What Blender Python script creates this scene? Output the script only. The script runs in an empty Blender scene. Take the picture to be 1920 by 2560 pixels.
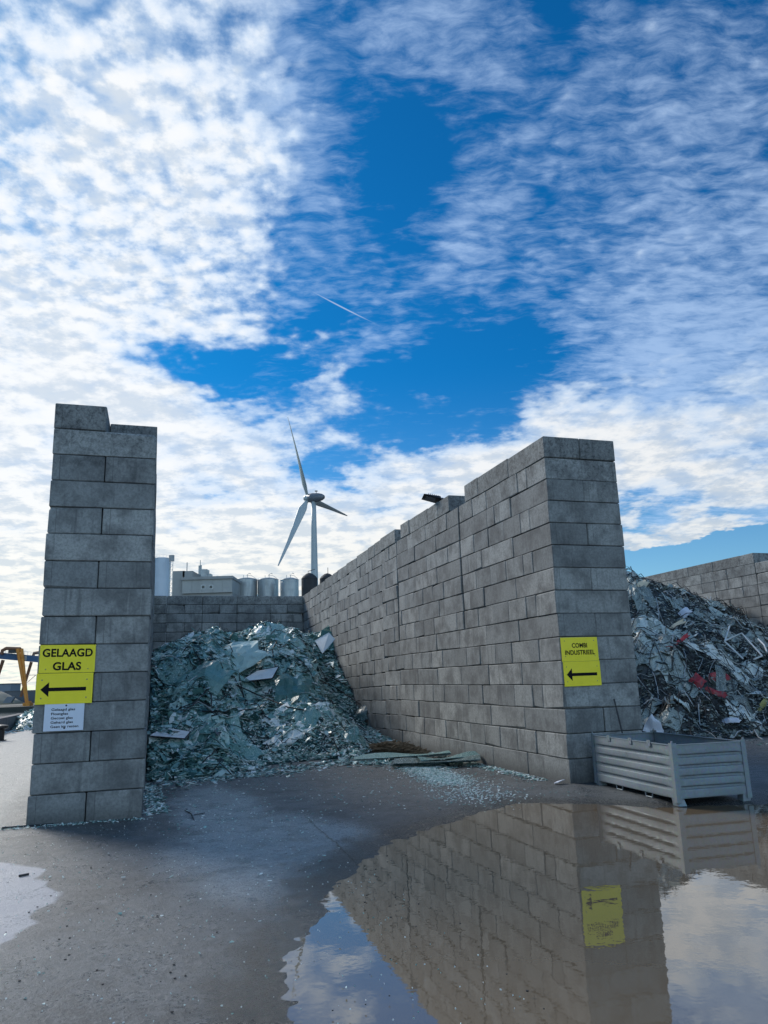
import bpy, math, random
import numpy as np
from mathutils import Vector, Matrix, noise as mnoise
R = random.Random(7)
C = bpy.context.scene.collection
sc = bpy.context.scene

# ------------------------------------------------------------------ camera
PITCH, ROLL, CAMH, FPX = 0.2208, -0.0314, 1.807, 1866.5
def cam_axes():
    F = np.array([0, math.cos(PITCH), math.sin(PITCH)]); U = np.array([0, -math.sin(PITCH), math.cos(PITCH)]); X = np.array([1, 0, 0.])
    c, s = math.cos(ROLL), math.sin(ROLL)
    return c*X + s*U, -s*X + c*U, F
AX, AU, AF = cam_axes()
cam = bpy.data.cameras.new('camera'); cam_o = bpy.data.objects.new('camera', cam); C.objects.link(cam_o)
cam.sensor_fit = 'VERTICAL'; cam.sensor_height = 36.0; cam.lens = 36.0*FPX/2560
cam.clip_start = 0.1; cam.clip_end = 20000
m = Matrix(((AX[0], AU[0], -AF[0], 0), (AX[1], AU[1], -AF[1], 0), (AX[2], AU[2], -AF[2], CAMH), (0, 0, 0, 1)))
cam_o.matrix_world = m
sc.camera = cam_o

# ------------------------------------------------------------------ node helpers
def N(nt, kind, **kw):
    n = nt.nodes.new(kind)
    for k, v in kw.items():
        if k == 'inp':
            for a, b in v.items():
                if isinstance(b, bpy.types.NodeSocket): nt.links.new(b, n.inputs[a])
                else: n.inputs[a].default_value = b
        else: setattr(n, k, v)
    return n
def math_(nt, op, a, b=0.0, c=None, clamp=False):
    n = N(nt, 'ShaderNodeMath', operation=op, use_clamp=clamp, inp={0: a, 1: b})
    if c is not None:
        if isinstance(c, bpy.types.NodeSocket): nt.links.new(c, n.inputs[2])
        else: n.inputs[2].default_value = c
    return n.outputs[0]
def ramp01(nt, v, lo, hi, smooth=True, t0=0.0, t1=1.0):
    n = N(nt, 'ShaderNodeMapRange', interpolation_type='SMOOTHSTEP' if smooth else 'LINEAR', inp={'Value': v, 'From Min': lo, 'From Max': hi, 'To Min': t0, 'To Max': t1})
    return n.outputs['Result']
def mix(nt, fac, a, b, mode='MIX'):
    n = N(nt, 'ShaderNodeMix', data_type='RGBA', blend_type=mode)
    for s, v in ((n.inputs[0], fac), (n.inputs[6], a), (n.inputs[7], b)):
        if isinstance(v, bpy.types.NodeSocket): nt.links.new(v, s)
        else: s.default_value = v if isinstance(v, (int, float)) else (*v, 1.0)[:4]
    return n.outputs[2]
def noise(nt, vec, scale, detail=4, rough=.55, dist=0.0, out='Fac'):
    n = N(nt, 'ShaderNodeTexNoise', inp={'Vector': vec, 'Scale': scale, 'Detail': detail, 'Roughness': rough, 'Distortion': dist})
    return n.outputs[out]
def mapping(nt, vec, loc=(0,0,0), rot=(0,0,0), scale=(1,1,1), kind='POINT'):
    n = N(nt, 'ShaderNodeMapping', vector_type=kind, inp={'Vector': vec, 'Location': loc, 'Rotation': rot, 'Scale': scale})
    return n.outputs[0]

# ------------------------------------------------------------------ world: sky and clouds by direction
SUN_AZ, SUN_EL = math.radians(-46), math.radians(33)      # azimuth from +Y towards +X
def dir_of(u, v):                                          # a direction of the sky as (azimuth, elevation)
    d = AF*FPX + AX*(u-960) - AU*(v-1280)
    return math.atan2(d[0], d[1]), math.atan2(d[2], math.hypot(d[0], d[1]))
world = bpy.data.worlds.new('World'); sc.world = world; world.use_nodes = True
nt = world.node_tree; nt.nodes.clear()
out = N(nt, 'ShaderNodeOutputWorld')
bg = N(nt, 'ShaderNodeBackground'); bg.inputs['Strength'].default_value = 0.1
nt.links.new(bg.outputs[0], out.inputs[0])
sky = N(nt, 'ShaderNodeTexSky', sky_type='NISHITA', sun_disc=False, sun_elevation=SUN_EL, sun_rotation=SUN_AZ, air_density=1.0, dust_density=.35, ozone_density=2.0)
tc = N(nt, 'ShaderNodeTexCoord').outputs['Generated']
sep = N(nt, 'ShaderNodeSeparateXYZ', inp={0: tc})
X, Y, Z = sep.outputs
az = math_(nt, 'ARCTAN2', X, Y); el = math_(nt, 'ARCSINE', Z)
zz = math_(nt, 'ADD', math_(nt, 'ABSOLUTE', Z), 0.15)
P = N(nt, 'ShaderNodeCombineXYZ', inp={0: math_(nt, 'DIVIDE', X, zz), 1: math_(nt, 'DIVIDE', Y, zz), 2: 0.0}).outputs[0]
AE0 = N(nt, 'ShaderNodeCombineXYZ', inp={0: az, 1: el, 2: 0.0}).outputs[0]
dn = noise(nt, P, 2.2, 5, .62, out='Color')
dn = N(nt, 'ShaderNodeVectorMath', operation='SUBTRACT', inp={0: dn, 1: (.5, .5, .5)}).outputs[0]
dn = N(nt, 'ShaderNodeVectorMath', operation='MULTIPLY', inp={0: dn, 1: (.26, .20, 0)}).outputs[0]
AE = N(nt, 'ShaderNodeVectorMath', operation='ADD', inp={0: AE0, 1: dn}).outputs[0]
def blobs(base, lst):
    acc = base
    for (u, v, ru, rv, rot, w) in lst:
        a, e = dir_of(u, v)
        mp = mapping(nt, AE, loc=(a, e, 0), rot=(0, 0, math.radians(rot)), scale=(ru/1866., rv/1866., 1), kind='TEXTURE')
        g = N(nt, 'ShaderNodeTexGradient', gradient_type='SPHERICAL', inp={0: mp}).outputs['Fac']
        g = math_(nt, 'SMOOTH_MIN', math_(nt, 'MULTIPLY', g, 1.6), 1.0, .3)
        acc = math_(nt, 'MULTIPLY_ADD', g, w, acc)
    return acc
# cover of puffy clouds
cov = blobs(.02, [
    (60, 560, 1000, 980, 0, .50), (60, 1150, 800, 560, 0, .25), (560, 200, 560, 480, 25, .16), (400, 1250, 620, 330, 0, .14),
    (1000, 1270, 620, 250, 8, .36), (1330, 1150, 480, 190, 10, .36), (1850, 1130, 620, 290, 5, .44), (880, 1000, 130, 110, 0, .28),
    (1080, 850, 90, 50, 0, .24), (740, 890, 70, 40, 0, .24), (1560, 940, 300, 60, 12, .22), (0, 1640, 700, 160, 0, .6), (650, 1430, 1100, 190, 0, .56),
    (1040, 420, 360, 620, 32, -.40), (800, 640, 300, 150, 50, -.26), (580, 900, 300, 75, -5, -.44), (1080, 950, 240, 90, 10, -.34), (1280, 850, 300, 120, 0, -.24),
    (1800, 1378, 400, 56, 0, -.9)])
cir = blobs(.0, [
    (1600, 560, 700, 560, 30, .22), (1080, 620, 320, 150, 20, .33), (1100, 90, 330, 170, 0, .36), (1900, 1000, 560, 480, 0, .44), (760, 300, 300, 380, 0, .40), (1700, 200, 600, 300, 0, .06),
    (960, 870, 150, 60, 0, .35), (700, 720, 80, 60, 0, .3), (960, 430, 190, 420, 30, -.36), (640, 840, 300, 80, 20, -.3), (1150, 940, 360, 120, 10, -.36), (820, 740, 160, 60, 0, -.2), (1780, 1378, 420, 64, 0, -.9)])
behind = ramp01(nt, Y, .15, -.5, True, 0, .34)  # unseen cloud cover added behind the camera as fill light
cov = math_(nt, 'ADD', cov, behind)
hi = ramp01(nt, el, .22, .55)
warp = N(nt, 'ShaderNodeVectorMath', operation='ADD', inp={0: P, 1: N(nt, 'ShaderNodeVectorMath', operation='SCALE', inp={0: noise(nt, P, 10, 2, .6, out='Color'), 'Scale': .05}).outputs[0]}).outputs[0]
def vor(sc_): return N(nt, 'ShaderNodeTexVoronoi', feature='SMOOTH_F1', inp={'Vector': warp, 'Scale': sc_, 'Smoothness': .8}).outputs['Distance']
puff = math_(nt, 'SUBTRACT', .55, N(nt, 'ShaderNodeMix', data_type='FLOAT', inp={0: hi, 2: vor(6.0), 3: vor(30.0)}).outputs[0])
nb = noise(nt, P, 2.6, 4, .55, .4)
nm = N(nt, 'ShaderNodeMix', data_type='FLOAT', inp={0: hi, 2: noise(nt, P, 9.0, 7, .62, .1), 3: noise(nt, P, 20.0, 7, .58, .0)}).outputs[0]
n = math_(nt, 'ADD', math_(nt, 'MULTIPLY', nb, .42), math_(nt, 'MULTIPLY', nm, .80))
lowc = noise(nt, mapping(nt, P, rot=(0,0,.5), scale=(1,.8,1)), 3.6, 4, .5, .6)
lowb = ramp01(nt, el, .50, .22)
n = math_(nt, 'MULTIPLY_ADD', math_(nt, 'MULTIPLY', math_(nt, 'SUBTRACT', lowc, .52), lowb), 1.3, n)
n = math_(nt, 'MULTIPLY_ADD', puff, .36, n)
nn_ = math_(nt, 'ADD', n, cov)
dens = N(nt, 'ShaderNodeMix', data_type='FLOAT', inp={0: hi, 2: ramp01(nt, nn_, .84, 1.10), 3: ramp01(nt, nn_, .76, 1.26)}).outputs[0]
dens = math_(nt, 'MULTIPLY', dens, .96)
thick = ramp01(nt, nn_, 1.0, 1.45)
nc = noise(nt, mapping(nt, warp, rot=(0, 0, math.radians(25)), scale=(1, 2.4, 1)), 14.0, 8, .66, .1)
cirr = ramp01(nt, math_(nt, 'MULTIPLY_ADD', nc, 1.25, math_(nt, 'MULTIPLY_ADD', puff, .30, math_(nt, 'MULTIPLY_ADD', nb, .5, cir))), .84, 1.66)
cirr = math_(nt, 'MULTIPLY', cirr, .60)
deep = mix(nt, 1.0, sky.outputs[0], (.03, .54, .95), 'MULTIPLY')
pale_ = mix(nt, 1.0, sky.outputs[0], (.62, .92, 1.08), 'MULTIPLY')
blue = mix(nt, ramp01(nt, el, .02, .42), pale_, deep)
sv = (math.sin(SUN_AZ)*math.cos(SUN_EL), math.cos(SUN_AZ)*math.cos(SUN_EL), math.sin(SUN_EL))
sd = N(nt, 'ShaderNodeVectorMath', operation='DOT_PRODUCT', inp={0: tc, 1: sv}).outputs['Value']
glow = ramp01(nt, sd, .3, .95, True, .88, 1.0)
front = ramp01(nt, sd, .35, -.5, True, 1.0, 2.25)          # front-lit clouds away from the sun, brightened out of view as added fill light
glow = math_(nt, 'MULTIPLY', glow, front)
shade = N(nt, 'ShaderNodeMix', data_type='FLOAT', inp={0: hi, 2: noise(nt, mapping(nt, P, loc=(.045, -.06, 0)), 9.0, 4, .62, .1), 3: noise(nt, mapping(nt, P, loc=(.022, -.030, 0)), 20.0, 4, .58, .0)}).outputs[0]
relief = ramp01(nt, math_(nt, 'ADD', math_(nt, 'SUBTRACT', nm, shade), math_(nt, 'MULTIPLY', math_(nt, 'SUBTRACT', .56, lowc), .45)), -.14, .13)
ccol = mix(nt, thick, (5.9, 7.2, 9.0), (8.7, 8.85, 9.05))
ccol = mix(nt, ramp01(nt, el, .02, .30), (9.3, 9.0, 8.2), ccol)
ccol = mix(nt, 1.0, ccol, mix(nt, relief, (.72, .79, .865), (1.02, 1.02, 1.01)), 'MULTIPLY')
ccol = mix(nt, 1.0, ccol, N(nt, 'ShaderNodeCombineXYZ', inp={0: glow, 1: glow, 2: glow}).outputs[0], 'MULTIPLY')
ccol = mix(nt, ramp01(nt, Y, .2, -.4), ccol, mix(nt, 1.0, ccol, (.86, 1.0, 1.08), 'MULTIPLY'))  # cools the added fill from the clouds behind the camera
# a short contrail high in the blue
ca, ce = dir_of(855, 768)
tr = mapping(nt, AE0, loc=(ca, ce, 0), rot=(0, 0, math.radians(-24)), scale=(.058, .0013, 1), kind='TEXTURE')
trl = ramp01(nt, N(nt, 'ShaderNodeTexGradient', gradient_type='SPHERICAL', inp={0: tr}).outputs['Fac'], 0, .8, True, 0, .42)
c1 = mix(nt, cirr, blue, (5.0, 6.7, 9.3))
c1 = mix(nt, trl, c1, (7.5, 8.3, 9.5))
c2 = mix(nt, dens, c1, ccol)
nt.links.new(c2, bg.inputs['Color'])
world.cycles.sampling_method = 'MANUAL'; world.cycles.sample_map_resolution = 512

sun = bpy.data.lights.new('sun', 'SUN'); sun.energy = 2.8; sun.angle = math.radians(22); sun.color = (1, .95, .87)
sun_o = bpy.data.objects.new('sun', sun); C.objects.link(sun_o)
sun_o.rotation_euler = Vector(sv).to_track_quat('Z', 'Y').to_euler()

sc.view_settings.view_transform = 'Standard'; sc.view_settings.look = 'None'
sc.view_settings.exposure = 0.16; sc.view_settings.gamma = 1.0; sc.view_settings.use_curve_mapping = False
sc.cycles.max_bounces = 6; sc.cycles.caustics_reflective = False; sc.cycles.caustics_refractive = False

# ------------------------------------------------------------------ frame of the yard: u runs across the bays, v runs into them
YAW = 0.2994
W0 = Vector((2.9685, 13.1318, 0)); HB = 0.40622
cu, su = math.cos(YAW), math.sin(YAW)
def W(u, v, z=0.0): return Vector((W0.x + u*cu - v*su, W0.y + u*su + v*cu, z))

def tag(o, label=None, cat=None, group=None, kind=None):
    if label: o['label'] = label
    if cat: o['category'] = cat
    if group: o['group'] = group
    if kind: o['kind'] = kind
    return o
def empty(name, loc, rz=0.0):
    o = bpy.data.objects.new(name, None); C.objects.link(o); o.location = loc; o.rotation_euler = (0, 0, rz); o.empty_display_size = .2
    return o
def yard(name): return empty(name, W0, YAW)

class MB:
    """collects vertices and faces, then links one mesh object"""
    def __init__(s): s.v = []; s.f = []; s.m = []; s.att = {}; s.vn = 0
    def add(s, vs, fs, mi=0, **att):
        b = len(s.v); s.v += [tuple(x) for x in vs]
        for f in fs: s.f.append(tuple(i+b for i in f)); s.m.append(mi)
        for k, val in att.items():
            s.att.setdefault(k, [])
            s.att[k] += list(val) if isinstance(val, (list, np.ndarray)) and len(val) == len(vs) and not np.isscalar(val[0]) or (isinstance(val, list) and len(val) == len(vs)) else [val]*len(vs)
    def box(s, a, b, mi=0, mat=None, **att):
        x0, y0, z0 = a; x1, y1, z1 = b
        vs = [Vector(p) for p in ((x0,y0,z0),(x1,y0,z0),(x1,y1,z0),(x0,y1,z0),(x0,y0,z1),(x1,y0,z1),(x1,y1,z1),(x0,y1,z1))]
        if mat: vs = [mat @ p for p in vs]
        s.add(vs, ((0,3,2,1),(4,5,6,7),(0,1,5,4),(1,2,6,5),(2,3,7,6),(3,0,4,7)), mi, **att)
    def tube(s, pts, r, n=8, mi=0, cap=True, **att):
        pts = [Vector(p) for p in pts]; rs = r if isinstance(r, (list, tuple)) else [r]*len(pts)
        vs = []; up = None
        for i, p in enumerate(pts):
            t = (pts[min(i+1, len(pts)-1)] - pts[max(i-1, 0)]).normalized()
            a = t.orthogonal().normalized() if up is None else (up - t*up.dot(t)).normalized()
            up = a; b = t.cross(a)
            for k in range(n):
                w = 2*math.pi*k/n; vs.append(p + (a*math.cos(w) + b*math.sin(w))*rs[i])
        fs = [(i*n+k, i*n+(k+1) % n, (i+1)*n+(k+1) % n, (i+1)*n+k) for i in range(len(pts)-1) for k in range(n)]
        if cap: fs += [tuple(range(n))[::-1], tuple((len(pts)-1)*n+k for k in range(n))]
        s.add(vs, fs, mi, **att)
    def lathe(s, prof, n=32, mi=0, c=(0,0,0), **att):
        vs = [(c[0]+r*math.cos(2*math.pi*k/n), c[1]+r*math.sin(2*math.pi*k/n), c[2]+z) for r, z in prof for k in range(n)]
        fs = [(i*n+k, i*n+(k+1) % n, (i+1)*n+(k+1) % n, (i+1)*n+k) for i in range(len(prof)-1) for k in range(n)]
        fs += [tuple(range(n))[::-1], tuple((len(prof)-1)*n+k for k in range(n))]
        s.add(vs, fs, mi, **att)
    def build(s, name, mats, parent=None, smooth=False, loc=None):
        me = bpy.data.meshes.new(name); me.from_pydata(s.v, [], s.f)
        for mm in (mats if isinstance(mats, (list, tuple)) else [mats]): me.materials.append(mm)
        if any(s.m): me.polygons.foreach_set('material_index', s.m)
        if smooth: me.polygons.foreach_set('use_smooth', [True]*len(me.polygons))
        for k, val in s.att.items():
            if isinstance(val[0], (tuple, list)):
                a = me.attributes.new(k, 'FLOAT_VECTOR', 'POINT'); a.data.foreach_set('vector', np.array(val, dtype=float).ravel())
            else:
                a = me.attributes.new(k, 'FLOAT', 'POINT'); a.data.foreach_set('value', np.array(val, dtype=float))
        me.update()
        o = bpy.data.objects.new(name, me); C.objects.link(o)
        if parent: o.parent = parent
        if loc is not None: o.location = loc
        return o

# ------------------------------------------------------------------ materials
def mat(name, col=(.5,.5,.5), rough=.6, metal=0.0, spec=.5):
    m = bpy.data.materials.new(name); m.use_nodes = True
    b = m.node_tree.nodes['Principled BSDF']
    b.inputs['Base Color'].default_value = (*col, 1); b.inputs['Roughness'].default_value = rough
    b.inputs['Metallic'].default_value = metal; b.inputs['Specular IOR Level'].default_value = spec
    return m, m.node_tree, b
def attr(nt, name, o='Fac'): return N(nt, 'ShaderNodeAttribute', attribute_name=name).outputs[o]
def bump(nt, b, h, strength=.4, dist=.01):
    n = N(nt, 'ShaderNodeBump', inp={'Height': h, 'Strength': strength, 'Distance': dist}); nt.links.new(n.outputs[0], b.inputs['Normal'])
def worn(name, col, rough=.5, metal=0.0, amt=.25, scale=3.0, streak=True, dirt=(.12,.10,.08)):
    m, nt, b = mat(name, col, rough, metal)
    o = N(nt, 'ShaderNodeTexCoord').outputs['Object']
    a = noise(nt, o, scale, 6, .65)
    st = noise(nt, mapping(nt, o, scale=(1, 1, .12 if streak else 1)), scale*2.2, 5, .6)
    f = ramp01(nt, math_(nt, 'ADD', math_(nt, 'MULTIPLY', a, .5), math_(nt, 'MULTIPLY', st, .5)), .46, .72, True, 0, amt*2)
    c = mix(nt, f, col, dirt)
    nt.links.new(c, b.inputs['Base Color'])
    nt.links.new(ramp01(nt, a, .3, .7, True, rough*.75, min(1, rough*1.3)), b.inputs['Roughness'])
    return m

# concrete of the stacked blocks
def concrete_mat():
    m, nt, b = mat('concrete', rough=.85, spec=.35)
    bc = attr(nt, 'bco', 'Vector'); tn = attr(nt, 'tint')
    off = N(nt, 'ShaderNodeCombineXYZ', inp={0: math_(nt, 'MULTIPLY', tn, 91.7), 1: math_(nt, 'MULTIPLY', tn, 37.3), 2: math_(nt, 'MULTIPLY', tn, 13.1)}).outputs[0]
    v = N(nt, 'ShaderNodeVectorMath', operation='ADD', inp={0: bc, 1: off}).outputs[0]
    g = N(nt, 'ShaderNodeNewGeometry').outputs['Position']
    zw = N(nt, 'ShaderNodeSeparateXYZ', inp={0: g}).outputs[2]
    base = mix(nt, tn, (.215, .222, .218), (.415, .42, .402))
    hue = math_(nt, 'FRACT', math_(nt, 'MULTIPLY', tn, 17.3))
    base = mix(nt, math_(nt, 'MULTIPLY', hue, .4), base, (.24, .265, .272))
    big = noise(nt, v, 2.2, 5, .6)
    base = mix(nt, ramp01(nt, big, .40, .68, True, 0, .70), base, (.095, .097, .098))
    st = noise(nt, mapping(nt, v, scale=(9, 9, .9)), 1.0, 4, .6)
    base = mix(nt, ramp01(nt, st, .54, .74, True, 0, .60), base, (.085, .088, .09))
    lt = noise(nt, mapping(nt, v, loc=(5, 3, 1), scale=(11, 11, .7)), 1.0, 3, .55)
    base = mix(nt, ramp01(nt, lt, .66, .76, True, 0, .45), base, (.42, .42, .40))
    grain = noise(nt, v, 26, 6, .75)
    base = mix(nt, ramp01(nt, grain, .35, .62, True, .42, 0), base, (.07, .073, .075))
    # mottled lichen and damp on the topmost courses
    wx = ramp01(nt, math_(nt, 'ADD', zw, math_(nt, 'MULTIPLY', big, 1.8)), 5.3, 7.1)
    mott = noise(nt, v, 15, 8, .75, .6)
    base = mix(nt, math_(nt, 'MULTIPLY', wx, ramp01(nt, mott, .47, .62, True, 0, .85)), base, (.055, .06, .062))
    base = mix(nt, math_(nt, 'MULTIPLY', wx, ramp01(nt, mott, .46, .36, True, 0, .30)), base, (.30, .31, .33))
    # damp foot of the wall
    damp = ramp01(nt, math_(nt, 'ADD', zw, math_(nt, 'MULTIPLY', big, .35)), .50, .16, True, 0, .65)
    base = mix(nt, damp, base, (.06, .062, .06))
    s = N(nt, 'ShaderNodeSeparateXYZ', inp={0: bc})
    ln = math_(nt, 'LESS_THAN', math_(nt, 'ABSOLUTE', math_(nt, 'SUBTRACT', s.outputs[1], .262)), .0035)
    en = math_(nt, 'GREATER_THAN', math_(nt, 'ABSOLUTE', s.outputs[0]), .72)
    lnm = math_(nt, 'MULTIPLY', ln, en)
    base = mix(nt, math_(nt, 'MULTIPLY', lnm, .6), base, (.05, .05, .05))
    nt.links.new(base, b.inputs['Base Color'])
    h = math_(nt, 'ADD', math_(nt, 'MULTIPLY', grain, .6), math_(nt, 'MULTIPLY', mott, .5))
    h = math_(nt, 'SUBTRACT', h, math_(nt, 'MULTIPLY', lnm, .6))
    bump(nt, b, h, .5, .008)
    return m
M_conc = concrete_mat()

# ------------------------------------------------------------------ block masonry
def kz(d):
    return float(np.interp(d, [0, 4, 9, 24], [1, 1.006, 1.015, 1.015])), float(np.interp(d, [9, 24], [0, -.36]))
def add_block(mb, cx, cy, z0, z1, lx, ly, along='v', ch=.011, rnd=R, s1=1.0, tint=None):
    """a chamfered block centred at (cx, cy); lx its long side, ly its short side; along = axis of the long side"""
    t = rnd.random() if tint is None else tint
    hx, hy, hz = lx/2 - .0035, ly/2 - .0035, (z1-z0)/2 - .0045
    cz = (z0+z1)/2
    hs = (hx, hy, hz); vs = []; idx = {}
    for sx in (-1, 1):
        for sy in (-1, 1):
            for sz in (-1, 1):
                q_ = 3.2 if rnd.random() < .06 else 1.0; k = [ch*(rnd.random()*.9+.6)*q_ for _ in range(3)]
                for ax in range(3):
                    p = [sx*(hs[0]-k[0]), sy*(hs[1]-k[1]), sz*(hs[2]-k[2])]
                    p[ax] = (sx, sy, sz)[ax]*hs[ax]
                    idx[(sx, sy, sz, ax)] = len(vs); vs.append(p)
    fs = []
    def q(ax, sg):
        o = [a for a in range(3) if a != ax]; r = []
        for a, b_ in ((-1,-1),(1,-1),(1,1),(-1,1)):
            s = [0,0,0]; s[ax] = sg; s[o[0]] = a; s[o[1]] = b_; r.append(idx[(*s, ax)])
        return r
    for ax in range(3):
        for sg in (-1, 1):
            r = q(ax, sg); flip = (sg < 0) != (ax == 1)
            fs.append(tuple(r[::-1]) if flip else tuple(r))
    for ax in range(3):                                  # edges parallel to ax
        o = [a for a in range(3) if a != ax]
        for a in (-1, 1):
            for b_ in (-1, 1):
                s0 = [0,0,0]; s0[o[0]] = a; s0[o[1]] = b_; s1_ = list(s0); s0[ax] = -1; s1_[ax] = 1
                f = (idx[(*s0, o[0])], idx[(*s1_, o[0])], idx[(*s1_, o[1])], idx[(*s0, o[1])])
                if (a*b_ > 0) != (ax == 1): f = f[::-1]
                fs.append(f)
    for sx in (-1, 1):
        for sy in (-1, 1):
            for sz in (-1, 1):
                f = tuple(idx[(sx, sy, sz, a)] for a in range(3))
                fs.append(f if sx*sy*sz > 0 else f[::-1])
    # fix winding by testing against the centre
    V = [Vector(p) for p in vs]; ff = []
    for f in fs:
        n = (V[f[1]]-V[f[0]]).cross(V[f[2]]-V[f[0]]); c = sum((V[i] for i in f), Vector())/len(f)
        ff.append(f if n.dot(c) > 0 else f[::-1])
    bco = [(p[0], p[1], p[2]) for p in vs]
    a = rnd.gauss(0, .0025); jx, jy = rnd.gauss(0, .004), rnd.gauss(0, .004)
    ov = []
    for x, y, z in vs:
        if along == 'v': x, y = -y, x
        ov.append((cx + jx + x - a*y, cy + jy + y + a*x, cz + z))
    mb.add(ov, ff, 0, bco=bco, tint=[t]*len(vs))
def part_block(parent, cx, cy, z0, z1, lx, ly, along, **kw):
    mb = MB(); add_block(mb, 0, 0, z0-(z0+z1)/2, z1-(z0+z1)/2, lx, ly, along, **kw)
    return mb.build('concrete_block', M_conc, parent, loc=(cx, cy, (z0+z1)/2))

# right wall of the glass bay: list of (d0, d1, course, along)
def right_wall():
    L = 24.0; B = []
    def fill(n, d0, d1, seq):
        d = d0; i = 0
        while d < d1 - .05:
            w = seq[min(i, len(seq)-1)] if i < len(seq) else seq[-1]
            if callable(w): w = w(i)
            w = min(w, d1-d)
            if d1-(d+w) < .2: w = d1-d
            B.append((d, d+w, n)); d += w; i += 1
    hd = [.75, .375, .75]
    for n in range(1, 16):
        odd = n % 2 == 1
        if n <= 7:
            fill(n, 0, L, [1.5] if odd else hd)
        else:
            ra = R
            if n == 15: fill(n, 0, 3.75, [1.5])
            elif odd: fill(n, 0, 4.13, {9: [1.5, 1.5, .75, .375], 11: [1.5, 1.5, .75, .4], 13: [1.5, .75, .375, 1.5]}[n])
            else: fill(n, 0, 4.12, hd)
            mixd = lambda i: R.choice([1.5, .75, .75, 1.5])
            if n == 15: fill(n, 4.71, 8.5, [.76])
            elif n in (13, 11): fill(n, 4.20, 8.91, [1.55, 1.6])
            elif n in (14, 12): fill(n, 4.20, 8.91, [.75, 1.5, 1.5, 1.0])
            else: fill(n, 4.20, 8.91, [1.5] if odd else [.4, .75])
            if n == 15: fill(n, 9.05, L, [1.5, .75, .75, mixd])
            elif n == 14: fill(n, 9.0, L, [.75, .375, 1.5, mixd])
            elif odd: fill(n, 9.0, L, [1.5])
            else: fill(n, 9.0, L, [.375, .75])
    return B
wall_r = yard('block_wall')
tag(wall_r, 'long tall grey concrete block wall with stepped top, right of the glass heap, yellow sign on its end', 'block wall', 'concrete block walls of the bays')
items = []
for (d0, d1, n) in right_wall():
    dm = (d0+d1)/2; k, dz = kz(dm); z0, z1 = (n-1)*HB*k + dz, n*HB*k + dz
    w = d1-d0
    if w > 1.2: it = (w, .75, 'v', .375)                     # stretcher in the face
    elif w > .5: it = (1.5, w, 'u', .75)                      # header through the wall
    else: it = (1.5, w, 'u', .75)
    items.append((dm, z0, z1, it, n, w))
items.sort(key=lambda a: -(a[5])/(13+a[0])**2)
rest = MB(); nb_ = 0
jog = random.Random(3)
for dm, z0, z1, (lx, ly, al, cx), n, w in items:
    js = jog.gauss(0, .005)
    if nb_ < 92:
        part_block(wall_r, cx+js, dm, z0, z1, lx, ly, al); nb_ += 1
    else: add_block(rest, cx+js, dm, z0, z1, lx, ly, al)
# the rear leaf behind the stretchers; its first blocks show in the end face
for n in range(1, 16):
    odd = n % 2 == 1
    if not odd and n not in (14, 12): continue
    d = 0.0
    while d < 24:
        if n == 15 and (3.4 < d < 4.4 or 8.3 < d < 8.9): d += 1.5; continue
        if odd or d > 4.1:
            k, dz = kz(d+.75)
            if d == 0.0: part_block(wall_r, 1.125, .75, (n-1)*HB*k, n*HB*k, 1.5, .75, 'v')
            else: add_block(rest, 1.13, d+.75, (n-1)*HB*k+dz, n*HB*k+dz, 1.5, .735, 'v', ch=.02)
        d += 1.5
tag(rest.build('smaller_blocks', M_conc, wall_r), kind='stuff')

# left wall: its end stands like a pier
wall_l = empty('block_wall', W(-8.29, .06), YAW)
tag(wall_l, 'tall grey concrete block wall seen end on like a pier, left of the glass heap, with three signs', 'block wall', 'concrete block walls of the bays')
body = MB()
jig = random.Random(11)
for n in range(1, 16):
    z0, z1 = (n-1)*HB, n*HB
    if n == 15:
        part_block(wall_l, .375, .75, z0, z1, 1.5, .75, 'v', tint=.3)
        part_block(wall_l, 1.125, .80+.75, z0, z1, 1.5, .75, 'v', tint=.1)
        d = 1.5
        while d < 23: add_block(body, .375, d+.75, z0, z1, 1.5, .75, 'v'); add_block(body, 1.125, d+1.55, z0, z1, 1.5, .75, 'v'); d += 1.5
    elif n % 2 == 0:
        part_block(wall_l, .75 + jig.gauss(0, .01), .375, z0, z1, 1.5, .75, 'u')
        d = .75
        while d < 23.2: add_block(body, .745, d+.375, z0, z1, 1.5, .75, 'u'); d += .75
    else:
        jx = jig.gauss(0, .006)
        part_block(wall_l, .372+jx, .75, z0, z1, 1.5, .745, 'v'); part_block(wall_l, 1.128+jx, .75, z0, z1, 1.5, .745, 'v')
        d = 1.5
        while d < 23: add_block(body, .37, d+.75, z0, z1, 1.5, .75, 'v'); add_block(body, 1.12, d+.75, z0, z1, 1.5, .75, 'v'); d += 1.5
tag(body.build('rear_blocks', M_conc, wall_l), kind='stuff')

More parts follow.
